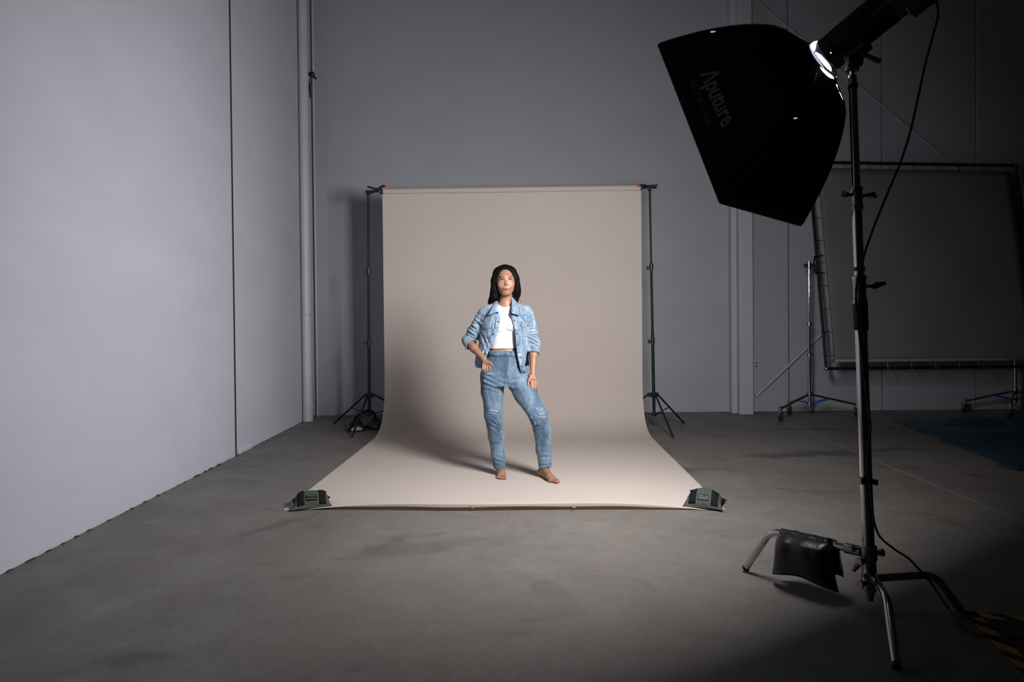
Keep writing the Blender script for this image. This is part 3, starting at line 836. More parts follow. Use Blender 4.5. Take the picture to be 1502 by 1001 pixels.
# ================================================================= POWER CABLE
def cable_pts():
    seq = [(1330, -12, 2.57), (1352, 3, 2.55), (1370, -3, 2.56), (1376, 20, 2.58), (1369, 50, 2.60), (1357, 95, 2.63), (1345, 150, 2.66), (1336, 190, 2.68), (1322, 235, 2.70), (1300, 288, 2.72), (1283, 330, 2.71), (1270, 366, 2.705), (1263, 392, 2.70), (1257, 415, 2.70), (1255.5, 440, 2.70), (1258, 470, 2.70), (1264, 520, 2.70), (1270, 570, 2.70), (1275, 610, 2.70), (1276.5, 635, 2.705), (1272, 670, 2.705), (1274, 700, 2.705), (1279, 735, 2.70), (1282, 765, 2.70), (1291, 788, 2.70), (1312, 806, 2.70), (1333, 820, 2.705), (1350, 838, 2.71), (1366, 856, 2.71), (1378, 874, 2.715)]
    pts = [P(*s) for s in seq]
    for (u, v) in ((1392, 894), (1398, 906), (1405, 916), (1416, 924), (1432, 930), (1442, 933)): pts.append(F(u, v, .008))
    pts += [F(1442, 933, .008) + Vector((.25, -.05, .002)), F(1442, 933, .008) + Vector((.55, -.08, .004))]
    return pts
cab = smooth_path(cable_pts(), 6)
for p in cab: p.z = max(p.z, .007)
me_c = MB().tube(cab, .0045, 8)
o = me_c.build('power_cable', M_rubber, origin=(cab[-1].x, cab[-1].y, 0)); tag(o, 'thin black power cable looping from the lamp down to the floor', 'cable')

# ================================================================= HAZARD MAT
hc = F(1408, 898); ang = math.atan2(F(1502, 907).y - hc.y, F(1502, 907).x - hc.x)
e = empty('floor_mat', (hc.x + .45, hc.y - .35, 0), 'black floor mat edged with yellow and black hazard tape at the lower right', 'mat')
v1 = (F(1502, 907) - hc).normalized(); v2 = (F(1498, 988) - hc).normalized(); v1.z = v2.z = 0
W_, D_ = .95, .8
def mp(a, b, z): q = hc + v1 * a + v2 * b; return Vector((q.x, q.y, z))
MB().prism([mp(0, 0, 0), mp(W_, 0, 0), mp(W_, D_, 0), mp(0, D_, 0)], (0, 0, .006)).build('mat', M_mat, e, smooth=False)
tw = .055
def tape_edge(org, along, across, L, ph):
    m1, m2 = MB(), MB(); per = .13; k = -1
    while k * per < L:
        for c, mm in ((0, m1), (1, m2)):
            s = (k + c * .5) * per + ph
            pl = [(max(0, min(L, s + d)), w) for d, w in ((0, 0), (per / 2, 0), (per / 2 + tw * 1.0, tw), (tw * 1.0, tw))]
            if pl[1][0] - pl[0][0] < 1e-4 and pl[2][0] - pl[3][0] < 1e-4: continue
            qs = [org + along * a + across * b for a, b in pl]
            mm.prism([(q.x, q.y, .0062) for q in qs], (0, 0, .0008))
        k += 1
    m1.build('yellow_stripes', M_yellow, e, smooth=False); m2.build('black_stripes', M_mat, e, smooth=False)
tape_edge(hc, v2, v1, D_, -.01)
tape_edge(hc, v1, v2, W_, .02)

# ================================================================= BLUE FILM ON THE FLOOR
e_pts = [F(1312, 614), F(1420, 610), F(1560, 612), F(1640, 700), F(1500, 692), F(1400, 655)]
def quadmap(a, b):
    c00, c10, c11, c01 = F(1312, 616), F(1560, 611), F(1680, 705), F(1400, 657)
    c01 = F(1495, 692); c00 = F(1305, 615); c10 = F(1545, 609); c11 = F(1760, 690)
    return c00.lerp(c10, a).lerp(c01.lerp(c11, a), b)
rows = []
for j in range(41):
    r = []
    for i in range(41):
        a, b = i / 40, j / 40; q = quadmap(a, b)
        ed = min(a, 1 - a, b, 1 - b) * 8
        z = .008 + .035 * max(0, noise3((q.x * .35, q.y * .4, 0)) + .25) * min(1, ed) + .012 * abs(noise3((q.x * 1.3, q.y * 1.1, 2))) * min(1, ed + .3)
        r.append(Vector((q.x + .05 * noise3((a, b * 2, 3)), min(q.y + .06 * noise3((b, a * 2, 5)), 8.35), z)))
    rows.append(r)
o = MB().grid(rows).build('plastic_sheet', M_tarp, solid=.001, origin=(quadmap(.5, .5).x, quadmap(.5, .5).y, 0)); tag(o, 'crumpled dark blue plastic sheet on the floor below the grey screen', 'sheet')

# ================================================================= GREY SCREEN ON FRAME
BLc, TLc = P(1212, 541, 7.8), P(1186, 238, 8.2); TLc.x = TLc.x
BRc = Vector((BLc.x + 2.46, 7.86, BLc.z)); TRc = P(1490, 243, 8.24)
e = empty('screen_frame', (BLc + BRc) / 2, 'large square grey fabric screen laced to a black pipe frame', 'screen')
for a, b in ((BLc, TLc), (TLc, TRc), (TRc, BRc), (BRc, BLc)): MB().cyl(a, b, .0165, n=12).build('frame_tube', M_blackm, e)
for q in (BLc, TLc, TRc, BRc): MB().ball(q, .024, 8).build('corner_joint', M_steel, e)
def bil(a, b): return BLc.lerp(BRc, a).lerp(TLc.lerp(TRc, a), b)
ins = .03; fr = (Vector((0, -.004, 0)))
rows = [[bil(ins + (1 - 2 * ins) * i / 24, ins + (1 - 2 * ins) * j / 24) + Vector((0, .012 * math.sin(i * .5) * math.sin(j * .45), 0)) for i in range(25)] for j in range(25)]
MB().grid(rows).build('fabric', M_gfab, e, solid=.002)
for (a0, b0, a1, b1) in ((ins, ins, ins, 1 - ins), (ins, ins, 1 - ins, ins)):
    w = .012
    pa, pb = bil(a0, b0), bil(a1, b1); inn = (bil(a0 + w, b0) - bil(a0, b0)) if a0 == a1 else (bil(a0, b0 + w) - bil(a0, b0))
    MB().grid([[pa.lerp(pb, t / 6) + Vector((0, -.006, 0)), pa.lerp(pb, t / 6) + inn + Vector((0, -.006, 0))] for t in range(7)]).build('webbing_edge', M_gfab2, e, solid=.002)
for k in range(9):
    t = .06 + .11 * k
    for (p, q) in ((bil(0, t), bil(ins + .008, t)), (bil(1, t), bil(1 - ins - .008, t)), (bil(t, 0), bil(t, ins + .008)), (bil(t, 1), bil(t, 1 - ins - .008))):
        d = (p - q).normalized() * .03
        MB().cyl(p + d + Vector((0, -.02, 0)), q + Vector((0, -.012, 0)), .004, n=6).build('tie', M_black, e)

def combo_stand(c, feet, ztop, label, blue_dir):
    c = Vector(c); e = empty('rolling_stand', c, label, 'light stand', 'rolling stands behind the studio light')
    MB().cyl(c + Vector((0, 0, .13)), c + Vector((0, 0, 1.1)), .017, n=14).build('pole', M_chrome, e)
    MB().cyl(c + Vector((0, 0, 1.08)), c + Vector((0, 0, ztop)), .0135, n=14).build('pole', M_chrome, e)
    for z in (.72, 1.08): 
        m = MB(); m.cyl(c + Vector((0, 0, z - .02)), c + Vector((0, 0, z + .02)), .024, n=12); m.cyl(c + Vector((0, 0, z)), c + Vector((.05, -.01, z)), .008, n=8); m.build('collar', M_steel, e)
    hub = c + Vector((0, 0, .27)); low = c + Vector((0, 0, .16))
    MB().cyl(hub - Vector((0, 0, .03)), hub + Vector((0, 0, .03)), .03, n=12).build('leg_hub', M_steel, e)
    MB().cyl(low - Vector((0, 0, .02)), low + Vector((0, 0, .02)), .026, n=12).build('brace_hub', M_steel, e)
    for k, f in enumerate(feet):
        f = Vector((f[0], f[1], .14)); lg = MB().cyl(hub, f, .0125, n=10).build('leg', M_steel, e)
        MB().cyl(low, hub.lerp(f, .42), .007 if k != blue_dir else .014, n=8).build('brace', M_blue if k == blue_dir else M_steel, e, label='blue brace' if k == blue_dir else None)
        m = MB(); m.cyl(f + Vector((0, 0, .03)), f - Vector((0, 0, .045)), .018, n=10); m.box((f.x - .022, f.y - .03, f.z - .09), (f.x - .016, f.y + .03, f.z - .03)); m.box((f.x + .016, f.y - .03, f.z - .09), (f.x + .022, f.y + .03, f.z - .03)); m.build('caster_fork', M_steel, lg)
        w = f - Vector((0, 0, .14 - .05)); MB().lathe(w - Vector((.014, 0, 0)), w + Vector((.014, 0, 0)), [(0, .03), (.1, .047), (.3, .05), (.7, .05), (.9, .047), (1, .03)], 20).build('wheel', M_rubber, lg)
    m = MB(); t = c + Vector((0, 0, ztop)); m.cyl(t - Vector((.05, 0, .03)), t + Vector((.10, 0, -.03)), .02, n=12); m.cyl(t - Vector((0, 0, .07)), t + Vector((0, 0, .02)), .024, n=12); m.ball(t + Vector((-.06, 0, -.03)), (.018, .015, .022), 6)
    m.build('grip_head', M_steel, e); return e
c1_ = P(1187, 500, 7.93); combo_stand((c1_.x, 7.93, 0), [(F(1146, 619).x, 7.66), (F(1144, 604).x, 8.15), (c1_.x + .56, 7.98)], 1.78, 'chrome rolling stand left of the grey screen with one blue brace', 2)
c2_ = P(1489, 560, 8.14); combo_stand((c2_.x, 8.14, 0), [(P(1418, 590, 8.2).x, 8.24), (F(1482, 614).x, F(1482, 614).y), (c2_.x + .5, 8.3)], 1.55, 'chrome rolling stand at the right end of the grey screen in shadow', 0)
# clamp hooks that hold the frame to the left stand
fz = 1.79
def fx(z): t = (z - BLc.z) / (TLc.z - BLc.z); return BLc.lerp(TLc, t)
for z in (1.86, 1.66):
    q = fx(z); m = MB(); m.torus(q, (0, 0, 1), .028, .009, 14, 6); m.tube([q + Vector((-.02, 0, 0)), Vector((c1_.x + .05, 7.93, 1.75))], .009, 8)
    m.cyl(q + Vector((0, -.02, 0)), q + Vector((.06, -.03, .01)), .009, n=8); m.build('frame_clamp', M_blackm, e)

# ================================================================= VOXEL MODELLING
class Vox:
    """signed-distance volume, blended shapes, meshed once"""
    def __init__(s, lo, hi, h):
        s.lo = np.array(lo, float); s.h = h
        s.n = np.ceil((np.array(hi) - s.lo) / h).astype(int) + 1
        s.ax = [(s.lo[i] + h * np.arange(s.n[i])).astype(np.float32) for i in range(3)]
        s.D = np.full(s.n, .15, np.float32)
    def win(s, lo, hi):
        a = np.clip(np.floor((np.array(lo) - s.lo) / s.h).astype(int), 0, s.n); b = np.clip(np.ceil((np.array(hi) - s.lo) / s.h).astype(int) + 1, 0, s.n)
        sl = tuple(slice(a[i], b[i]) for i in range(3))
        return sl, s.ax[0][sl[0]][:, None, None], s.ax[1][sl[1]][None, :, None], s.ax[2][sl[2]][None, None, :]
    def comb(s, sl, d, k, mode):
        A = s.D[sl]
        if A.size == 0: return
        if mode == 'sub':
            h = np.clip(.5 - .5 * (A + d) / k, 0, 1) if k > 0 else None
            s.D[sl] = (A * (1 - h) - d * h + k * h * (1 - h)) if k > 0 else np.maximum(A, -d)
        elif mode == 'int':
            s.D[sl] = np.maximum(A, d)
        else:
            if k > 0:
                h = np.clip(.5 + .5 * (A - d) / k, 0, 1); s.D[sl] = A * (1 - h) + d * h - k * h * (1 - h)
            else: s.D[sl] = np.minimum(A, d)
    def cone(s, a, b, ra, rb, k=.02, sy=1.0, mode='add', fold=None, pad=.05):
        a = np.array(a, float); b = np.array(b, float); R = max(ra, rb) * max(1, sy) + pad
        sl, X, Y, Z = s.win(np.minimum(a, b) - R, np.maximum(a, b) + R)
        ym = (a[1] + b[1]) / 2
        A = a.copy(); Bq = b.copy()
        d = Bq - A; d[1] /= sy; L2 = max(1e-9, (d ** 2).sum())
        px, py, pz = X - A[0], (Y - A[1]) / sy, Z - A[2]
        t = np.clip((px * d[0] + py * d[1] + pz * d[2]) / L2, 0, 1)
        q = np.sqrt((px - t * d[0]) ** 2 + (py - t * d[1]) ** 2 + (pz - t * d[2]) ** 2)
        dist = q - (ra + (rb - ra) * t)
        if sy < 1: dist = dist * (sy * .5 + .5)
        if fold: dist = dist + fold(t, X, Y, Z)
        s.comb(sl, dist.astype(np.float32), k, mode)
    def chain(s, pts, k=.02, sy=1.0, **kw):
        for (a, ra), (b, rb) in zip(pts[:-1], pts[1:]): s.cone(a, b, ra, rb, k, sy, **kw)
    def ell(s, c, r, k=.02, R=None, mode='add', pad=.05):
        c = np.array(c, float); r = np.array(r, float); q = r.max() + pad
        sl, X, Y, Z = s.win(c - q, c + q)
        x, y, z = X - c[0], Y - c[1], Z - c[2]
        if R is not None:
            R = np.array(R)
            x, y, z = (R[0, 0] * x + R[1, 0] * y + R[2, 0] * z, R[0, 1] * x + R[1, 1] * y + R[2, 1] * z, R[0, 2] * x + R[1, 2] * y + R[2, 2] * z)
        k0 = np.sqrt((x / r[0]) ** 2 + (y / r[1]) ** 2 + (z / r[2]) ** 2); k1 = np.sqrt((x / r[0] ** 2) ** 2 + (y / r[1] ** 2) ** 2 + (z / r[2] ** 2) ** 2) + 1e-9
        s.comb(sl, (k0 * (k0 - 1) / k1).astype(np.float32), k, mode)
    def loft(s, secs, k=.02, p=2.2, mode='add'):
        """stack of (z, cx, cy, rx, ry), z descending or ascending"""
        secs = sorted(secs); zs = [q[0] for q in secs]; Rm = max(max(q[3], q[4]) for q in secs) + .05
        cs = np.array(secs)
        sl, X, Y, Z = s.win((cs[:, 1].min() - Rm, cs[:, 2].min() - Rm, zs[0] - .03), (cs[:, 1].max() + Rm, cs[:, 2].max() + Rm, zs[-1] + .03))
        zz = Z[0, 0]; cx, cy, rx, ry = [np.interp(zz, zs, cs[:, i])[None, None, :] for i in (1, 2, 3, 4)]
        q = (np.abs((X - cx) / rx) ** p + np.abs((Y - cy) / ry) ** p) ** (1 / p)
        gx = np.sqrt(((X - cx) / rx ** 2) ** 2 + ((Y - cy) / ry ** 2) ** 2) / np.maximum(q, 1e-3)
        d = (q - 1) / np.maximum(gx, 1e-3)
        d = np.maximum(d, np.maximum(Z - zs[-1], zs[0] - Z))
        s.comb(sl, d.astype(np.float32), k, mode)
    def wrinkle(s, c, dirv, wl, amp, sig, warp=.6):
        c = np.array(c, float); R = sig * 2.4; sl, X, Y, Z = s.win(c - R, c + R)
        d = np.array(dirv, float); d /= np.linalg.norm(d); x, y, z = X - c[0], Y - c[1], Z - c[2]
        g = np.exp(-(x * x + y * y + z * z) / sig ** 2)
        ph = (x * d[0] + y * d[1] + z * d[2]) * 2 * PI / wl + warp * np.sin(x * 47 + z * 31) + warp * np.sin(y * 39 - z * 23 + 1)
        w = np.sin(ph); w = np.where(w > 0, w, w * .5)
        s.D[sl] += (-amp * g * w).astype(np.float32)
    def ripple(s, amp, f=1.0):
        X, Y, Z = s.ax[0][:, None, None], s.ax[1][None, :, None], s.ax[2][None, None, :]
        s.D += (amp * (np.sin(X * 61 * f + 1.5 * np.sin(Z * 37 * f)) * np.sin(Y * 53 * f + 1.1) + .7 * np.sin(Z * 71 * f + 1.3 * np.sin(X * 43 * f + Y * 29 * f)))).astype(np.float32)
    def full(s): return s.ax[0][:, None, None], s.ax[1][None, :, None], s.ax[2][None, None, :]
    def mesh(s, name, iters=1):
        g = openvdb.FloatGrid(.06); g.copyFromArray(np.clip(s.D, -.06, .06).astype(np.float32))
        pts, quads = g.convertToQuads(0.0)
        pts = pts * s.h + s.lo
        me = bpy.data.meshes.new(name); nv, nf = len(pts), len(quads)
        me.vertices.add(nv); me.vertices.foreach_set('co', pts.astype(np.float32).ravel())
        me.loops.add(nf * 4); me.loops.foreach_set('vertex_index', quads.astype(np.int32).ravel()[::1])
        me.polygons.add(nf); me.polygons.foreach_set('loop_start', np.arange(0, nf * 4, 4, dtype=np.int32)); me.polygons.foreach_set('loop_total', np.full(nf, 4, np.int32))
        me.update(calc_edges=True)
        v = pts[quads]; vol = np.einsum('ij,ij->i', v[:, 0] - s.lo, np.cross(v[:, 1] - s.lo, v[:, 2] - s.lo)).sum()
        if vol < 0: me.flip_normals()
        me.shade_smooth()
        return me

# ================================================================= THE WOMAN
YP = 5.03
def W(u, v, dy=0.0): return np.array(P(u, v, YP + dy))
def Wz(v): return float(P(741, v, YP).z)
woman = empty('person', (-.05, 4.97, 0.005), 'woman with long dark hair in open light denim jacket, white top and ripped jeans, barefoot', 'person')
WI_w = Matrix.Translation(-woman.location)
def wpart(name, me, m, label=None, parent=None): return link(name, me, m, parent or woman, label=label)

# ---- head frame: tilted and turned slightly towards the light
HC = W(741.5, 411.5, -.0)
HR = np.array(Matrix.Rotation(math.radians(5), 3, 'Z') @ Matrix.Rotation(math.radians(-3), 3, 'X') @ Matrix.Rotation(math.radians(-2.0), 3, 'Y'))
def hd(x, y, z): return HC + HR @ np.array([x, y, z])
V = Vox((-.56, 4.76, -.01), (.28, 5.24, 1.60), .0024)
# cranium, face, jaw
V.ell(hd(0, .055, .030), (.068, .088, .083), .02, HR)
V.ell(hd(0, -.005, -.012), (.0655, .066, .092), .02, HR)
V.ell(hd(0, -.018, -.064), (.050, .053, .044), .022, HR)
V.ell(hd(0, -.046, -.098), (.020, .020, .017), .022, HR)
for s in (-1, 1):
    V.ell(hd(s * .037, -.044, -.036), (.023, .019, .021), .02, HR)
    V.cone(hd(s * .044, .01, -.060), hd(s * .018, -.044, -.098), .011, .010, .02)
    V.ell(hd(s * .030, -.073, .000), (.015, .012, .009), .010, HR, 'sub')
    V.ell(hd(s * .030, -.052, -.001), (.0135, .0115, .0105), .004, HR)
    V.ell(hd(s * .066, .022, -.012), (.007, .017, .030), .006, HR)
V.ell(hd(0, -.058, .022), (.042, .012, .012), .015, HR)
V.cone(hd(0, -.060, .004), hd(0, -.080, -.032), .0055, .0080, .010)
V.ell(hd(0, -.0775, -.0355), (.0098, .0085, .0072), .006, HR)
for s in (-1, 1): V.ell(hd(s * .0115, -.070, -.0380), (.0065, .0080, .0055), .005, HR)
V.ell(hd(0, -.060, -.070), (.026, .012, .014), .014, HR)
# neck and shoulders
nb = W(741.5, 451, .045)
V.cone(hd(0, .035, -.07), nb, .047, .050, .02)
sR, sL = W(712, 461, .03), W(772, 461, .03)
V.cone(nb, sR + [0.02, 0, -.005], .042, .038, .035); V.cone(nb, sL + [-.02, 0, -.005], .042, .038, .035)
V.cone(nb + [-.02, -.03, -.02], sR + [0, -.01, 0], .02, .025, .03); V.cone(nb + [.02, -.03, -.02], sL + [0, -.01, 0], .02, .025, .03)
V.loft([(Wz(458), nb[0], YP + .035, .125, .07), (Wz(470), nb[0], YP + .03, .128, .088), (Wz(484), nb[0], YP + .03, .12, .088), (Wz(500), nb[0] + .0, YP + .025, .104, .078), (Wz(512), W(740, 512)[0], YP + .02, .104, .077), (Wz(524), W(740, 524)[0], YP + .02, .125, .088), (Wz(545), W(739, 545)[0], YP + .02, .148, .10), (Wz(566), W(739, 566)[0], YP + .02, .13, .09)], .03)
for u in (730.5, 752.5): V.ell(W(u, 476, -.045), (.047, .040, .047), .03)
# legs
kneeR, kneeL = W(723.5, 611, .0), W(792, 611, -.10)
ankR, ankL = W(734, 688, .09), W(799.5, 686, -.015)
V.chain([(W(722, 552, .02), .082), (kneeR, .052)], .03); V.chain([(kneeR, .050), (W(727, 636, .055), .050), (ankR, .0255)], .02)
V.chain([(W(757, 553, .0), .082), (kneeL, .052)], .03); V.chain([(kneeL, .050), (W(795, 636, -.05), .050), (ankL, .0255)], .02)
# feet: right foot flat and frontal
heel = np.array([ankR[0] + .0, ankR[1] + .035, .032]); fz = .005
toeR = np.array(F(735.5, 705)); 
V.cone(ankR, heel, .0255, .025, .02)
mid = np.array([toeR[0] + .002, toeR[1] + .085, .034])
V.cone(heel, [toeR[0] - .012, toeR[1] + .07, .022], .025, .017, .02); V.cone(ankR + [0, -.01, -.01], mid, .0245, .021, .02)
V.cone(mid, [toeR[0] + .014, toeR[1] + .045, .019], .021, .014, .02); V.cone(mid, [toeR[0] - .020, toeR[1] + .05, .018], .018, .013, .02)
toes = []
for i, (dx, dy, r) in enumerate(((.026, .006, .0115), (.008, .003, .0083), (-.0065, .008, .0078), (-.020, .016, .0073), (-.032, .027, .0072))):
    a = np.array([toeR[0] + dx * .72, toeR[1] + .052, .017]); b = np.array([toeR[0] + dx, toeR[1] + dy, r + fz + .001])
    V.cone(a, (a + b) / 2 + [0, 0, .004], r * 1.15, r * 1.05, .006); V.cone((a + b) / 2 + [0, 0, .004], b, r * 1.05, r, .003); toes.append((b, r))
# left foot: heel lifted, pointing right and forward
ballL = np.array([.158, 4.885, .020]); tipL = np.array([.205, 4.845, .0145])
heelL = W(792.5, 692, .02); 
V.cone(ankL, heelL, .0245, .021, .015); V.ell(heelL + [-.005, .004, -.006], (.019, .021, .020), .012)
V.cone(heelL, ballL, .0175, .0165, .015); V.cone(ankL + [0, 0, -.01], ballL + [-.022, .022, .020], .0225, .0165, .02); V.cone(ballL + [-.022, .022, .020], ballL + [0, 0, .002], .017, .0165, .025); V.cone(ankL + [0, 0, -.02], ballL + [0, 0, .004], .018, .015, .03)
fd = (tipL - ballL); fd[2] = 0; fd /= np.linalg.norm(fd); fs = np.array([fd[1], -fd[0], 0]) * -1   # towards her little toe / back side
if fs[1] < 0: pass
for i, (o, l, r) in enumerate(((-.020, .060, .0115), (-.004, .056, .0085), (.009, .049, .008), (.021, .040, .0075), (.031, .030, .007))):
    a = ballL + fs * o * .8 + [0, 0, -.003]; b = ballL + fs * o + fd * l; b[2] = r + fz + .0005
    V.cone(a, (a + b) / 2 + [0, 0, .004], r * 1.3, r * 1.1, .008); V.cone((a + b) / 2 + [0, 0, .004], b, r * 1.1, r, .003); toes.append((b, r))
V.cone(ballL - fs * .018, ballL + fs * .022, .016, .012, .015)
# arms
elbR, wrR = W(686.5, 501, .05), W(709.5, 527, -.105)
elbL, wrL = W(783.2, 505, .04), W(781.5, 548, -.055)
V.chain([(sR, .042), (elbR, .033)], .03); V.chain([(elbR, .031), (elbR * .6 + wrR * .4, .030), (wrR, .0195)], .02)
V.chain([(sL, .042), (elbL, .033)], .03); V.chain([(elbL, .031), (elbL * .62 + wrL * .38, .0300), (wrL, .0195)], .02)
def finger(pts, r0, r1, k=.003):
    n = len(pts) - 1
    for i in range(n):
        ra = r0 + (r1 - r0) * i / n; rb = r0 + (r1 - r0) * (i + 1) / n
        V.cone(pts[i], pts[i + 1], ra, rb, k if i else .006)
# right hand: palm on the hip pocket, fingers hanging down
pR = W(712.8, 533.0, -.132)
V.cone(wrR, pR, .019, .019, .012, .75); V.cone(W(710.5, 532, -.128), W(709.3, 535, -.135), .012, .0085, .012); V.cone(W(714.5, 532, -.135), W(717, 535, -.142), .012, .0085, .012)
for (u0, v0, u1, v1, u2, v2, r) in ((708.2, 535.5, 708.2, 540.5, 709.2, 544.4, .0058), (711.3, 536.6, 711.2, 542.2, 712.0, 546.4, .0062), (714.5, 536.8, 714.6, 542.8, 715.0, 547.2, .0062), (717.6, 535.8, 718.8, 541.4, 719.2, 546.4, .0060)):
    finger([W(u0, v0, -.138), W(u1, v1, -.152), W(u2, v2, -.148)], r * 1.12, r * .85, .0015)
finger([W(714.5, 530.5, -.14), W(719.3, 532.8, -.150), W(722.2, 536.2, -.148)], .0095, .0068)
# left hand hanging on the thigh
V.cone(wrL, W(782.4, 556.0, -.072), .0185, .0175, .012, .75); V.cone(W(780.2, 555, -.075), W(779.6, 559, -.082), .0125, .0085, .012); V.cone(W(784.2, 555, -.07), W(785.4, 560, -.076), .0130, .009, .012)
for (u0, v0, u1, v1, u2, v2, r) in ((778.9, 559.5, 779.6, 567, 780.9, 573.4, .0060), (781.5, 560.6, 782.4, 569.6, 783.2, 577.6, .0062), (784.2, 560.8, 785.4, 570, 785.7, 578.6, .0060), (786.6, 560, 788.2, 568.2, 788.2, 574.6, .0054)):
    finger([W(u0, v0, -.083), W(u1, v1, -.096), W(u2, v2, -.094)], r * 1.12, r * .84, .0015)
finger([W(778.8, 551.5, -.072), W(776.0, 557.5, -.088), W(774.8, 563.5, -.100), W(775.2, 568.6, -.106)], .0095, .0064)
body_me = V.mesh('body'); body = wpart('body', body_me, M_skin)
bvh_body = BVHTree.FromObject(body, bpy.context.evaluated_depsgraph_get()) if False else BVHTree.FromPolygons([v.co.copy() for v in body_me.vertices], [tuple(p.vertices) for p in body_me.polygons])
def snap(bvh, u, v, off=.002):
    o = Vector((0, 0, CAM_H)); d = ray(u, v).normalized()
    hit = bvh.ray_cast(o, d)
    if hit[0] is None: return None
    return hit[0] - d * off
def bvh_of(me): return BVHTree.FromPolygons([v.co.copy() for v in me.vertices], [tuple(p.vertices) for p in me.polygons])
def seam(bvh, pix, r=.0016, n=6, off=.0005, closed=False):
    pts = []
    for i in range(len(pix) - 1):
        for k in range(n):
            t = k / n; q = snap(bvh, pix[i][0] * (1 - t) + pix[i + 1][0] * t, pix[i][1] * (1 - t) + pix[i + 1][1] * t, off)
            if q is not None: pts.append(q)
    q = snap(bvh, *pix[-1], off)
    if q is not None: pts.append(q)
    keep = [pts[0]]
    for p in pts[1:]:
        if (p - keep[-1]).length < .03: keep.append(p)
    return MB().tube(keep, r, 6)
def patch(bvh, poly, off=.003, n=8, push=None):
    """four-cornered cloth patch laid on a surface: poly = 4 pixel corners"""
    (a, b, c, d) = poly; rows = []
    for j in range(n + 1):
        r = []
        for i in range(n + 1):
            s, t = i / n, j / n
            u = (a[0] * (1 - s) + b[0] * s) * (1 - t) + (d[0] * (1 - s) + c[0] * s) * t; v = (a[1] * (1 - s) + b[1] * s) * (1 - t) + (d[1] * (1 - s) + c[1] * s) * t
            q = snap(bvh, u, v, off + (push(s, t) if push else 0))
            r.append(q)
        rows.append(r)
    flat = [q for r in rows for q in r if q is not None]
    if not flat: return None
    my = sum(q.y for q in flat) / len(flat)
    rows = [[q if (q is not None and abs(q.y - my) < .09) else None for q in r] for r in rows]
    for j, r in enumerate(rows):
        for i, q in enumerate(r):
            if q is None:
                s, t = i / n, j / n
                u = (a[0] * (1 - s) + b[0] * s) * (1 - t) + (d[0] * (1 - s) + c[0] * s) * t; v = (a[1] * (1 - s) + b[1] * s) * (1 - t) + (d[1] * (1 - s) + c[1] * s) * t
                r[i] = P(u, v, my)
    return MB().grid(rows)
def H(x, y, z): return Vector(hd(x, y, z))
HRm = Matrix([list(r) for r in HR])
# face details, laid on the skin
def Hs(x, z, off=.0):
    o = Vector(hd(x, -.3, z)); d = Vector(HR @ np.array([0, 1.0, 0])); h = bvh_body.ray_cast(o, d)
    return h[0] - d * off if h[0] is not None else Vector(hd(x, -.07, z))
for s, nm in ((-1, 'right'), (1, 'left')):
    ey = wpart('eye', MB().ball(H(s * .0295, -.0575, -.0005), (.0128, .0064, .0047), 8, HRm).mesh('eye'), M_eye)
    wpart('iris', MB().ball(H(s * .0295 + .0010, -.0617, -.0003), (.0074, .0032, .0050), 8, HRm).mesh('iris'), M_iris, parent=ey)
    wpart('eyelid', MB().tube(smooth_path([H(s * .0295 - .0140, -.0575, .0000), H(s * .0295 - .006, -.0645, .0046), H(s * .0295 + .004, -.0650, .0048), H(s * .0295 + .0140, -.0585, .0008)], 4), .0023, 6).mesh('lid'), M_iris, parent=ey, label='dark upper lash line')
    wpart('eyebrow', MB().tube(smooth_path([Hs(s * x, z, .0002) for x, z in ((.0130, .0165), (.022, .0190), (.031, .0205), (.040, .0195), (.048, .0165))], 4), [.0018] + [.0027] * 9 + [.0024] * 5 + [.0018, .0012], 6).mesh('brow'), M_brow)
    wpart('nostril', MB().ball(Hs(s * .0068, -.0425, -.0004), (.0032, .0018, .0018), 6, HRm).mesh('nostril'), M_iris)
xs_ = [-.028, -.022, -.015, -.008, 0, .008, .015, .022, .028]
up = [Hs(x, -.0695 + .0085 * (abs(x) / .031) ** 1.9 + (.0010 if abs(x) == .008 else 0), -.0004) for x in xs_]
dn_ = [Hs(x, -.0775 + .0150 * (abs(x) / .031) ** 1.8, -.0008) for x in xs_]
md_ = [Hs(x, -.0730 + .0112 * (abs(x) / .031) ** 1.9, -.0001) for x in xs_]
def rad(n, a, b): return [a + (b - a) * math.sin(PI * i / (n - 1)) for i in range(n)]
lp_ = MB(); q = smooth_path(up, 3); lp_.tube(q, rad(len(q), .0012, .0031), 8); q = smooth_path(dn_, 3); lp_.tube(q, rad(len(q), .0012, .0041), 8)
wpart('lips', lp_.mesh('lips'), M_lips)
q = smooth_path([m_ + Vector((0, -.0015, 0)) for m_ in md_], 3); wpart('mouth_line', MB().tube(q, rad(len(q), .0007, .0014), 6).mesh('ml'), M_brow)
for b, r in toes:
    wpart('toenail', MB().ball(Vector(b) + Vector((0, -r * .45, r * .62)), (r * .62, r * .55, r * .35), 6).mesh('nail'), M_nail)

# ---- hair
V = Vox((-.35, 4.86, 1.14), (.0, 5.26, 1.62), .0026)
V.ell(hd(0, .057, .033), (.0815, .099, .087), .02, HR)
V.ell(hd(.0, .03, .040), (.077, .085, .077), .02, HR)
part_u = 743
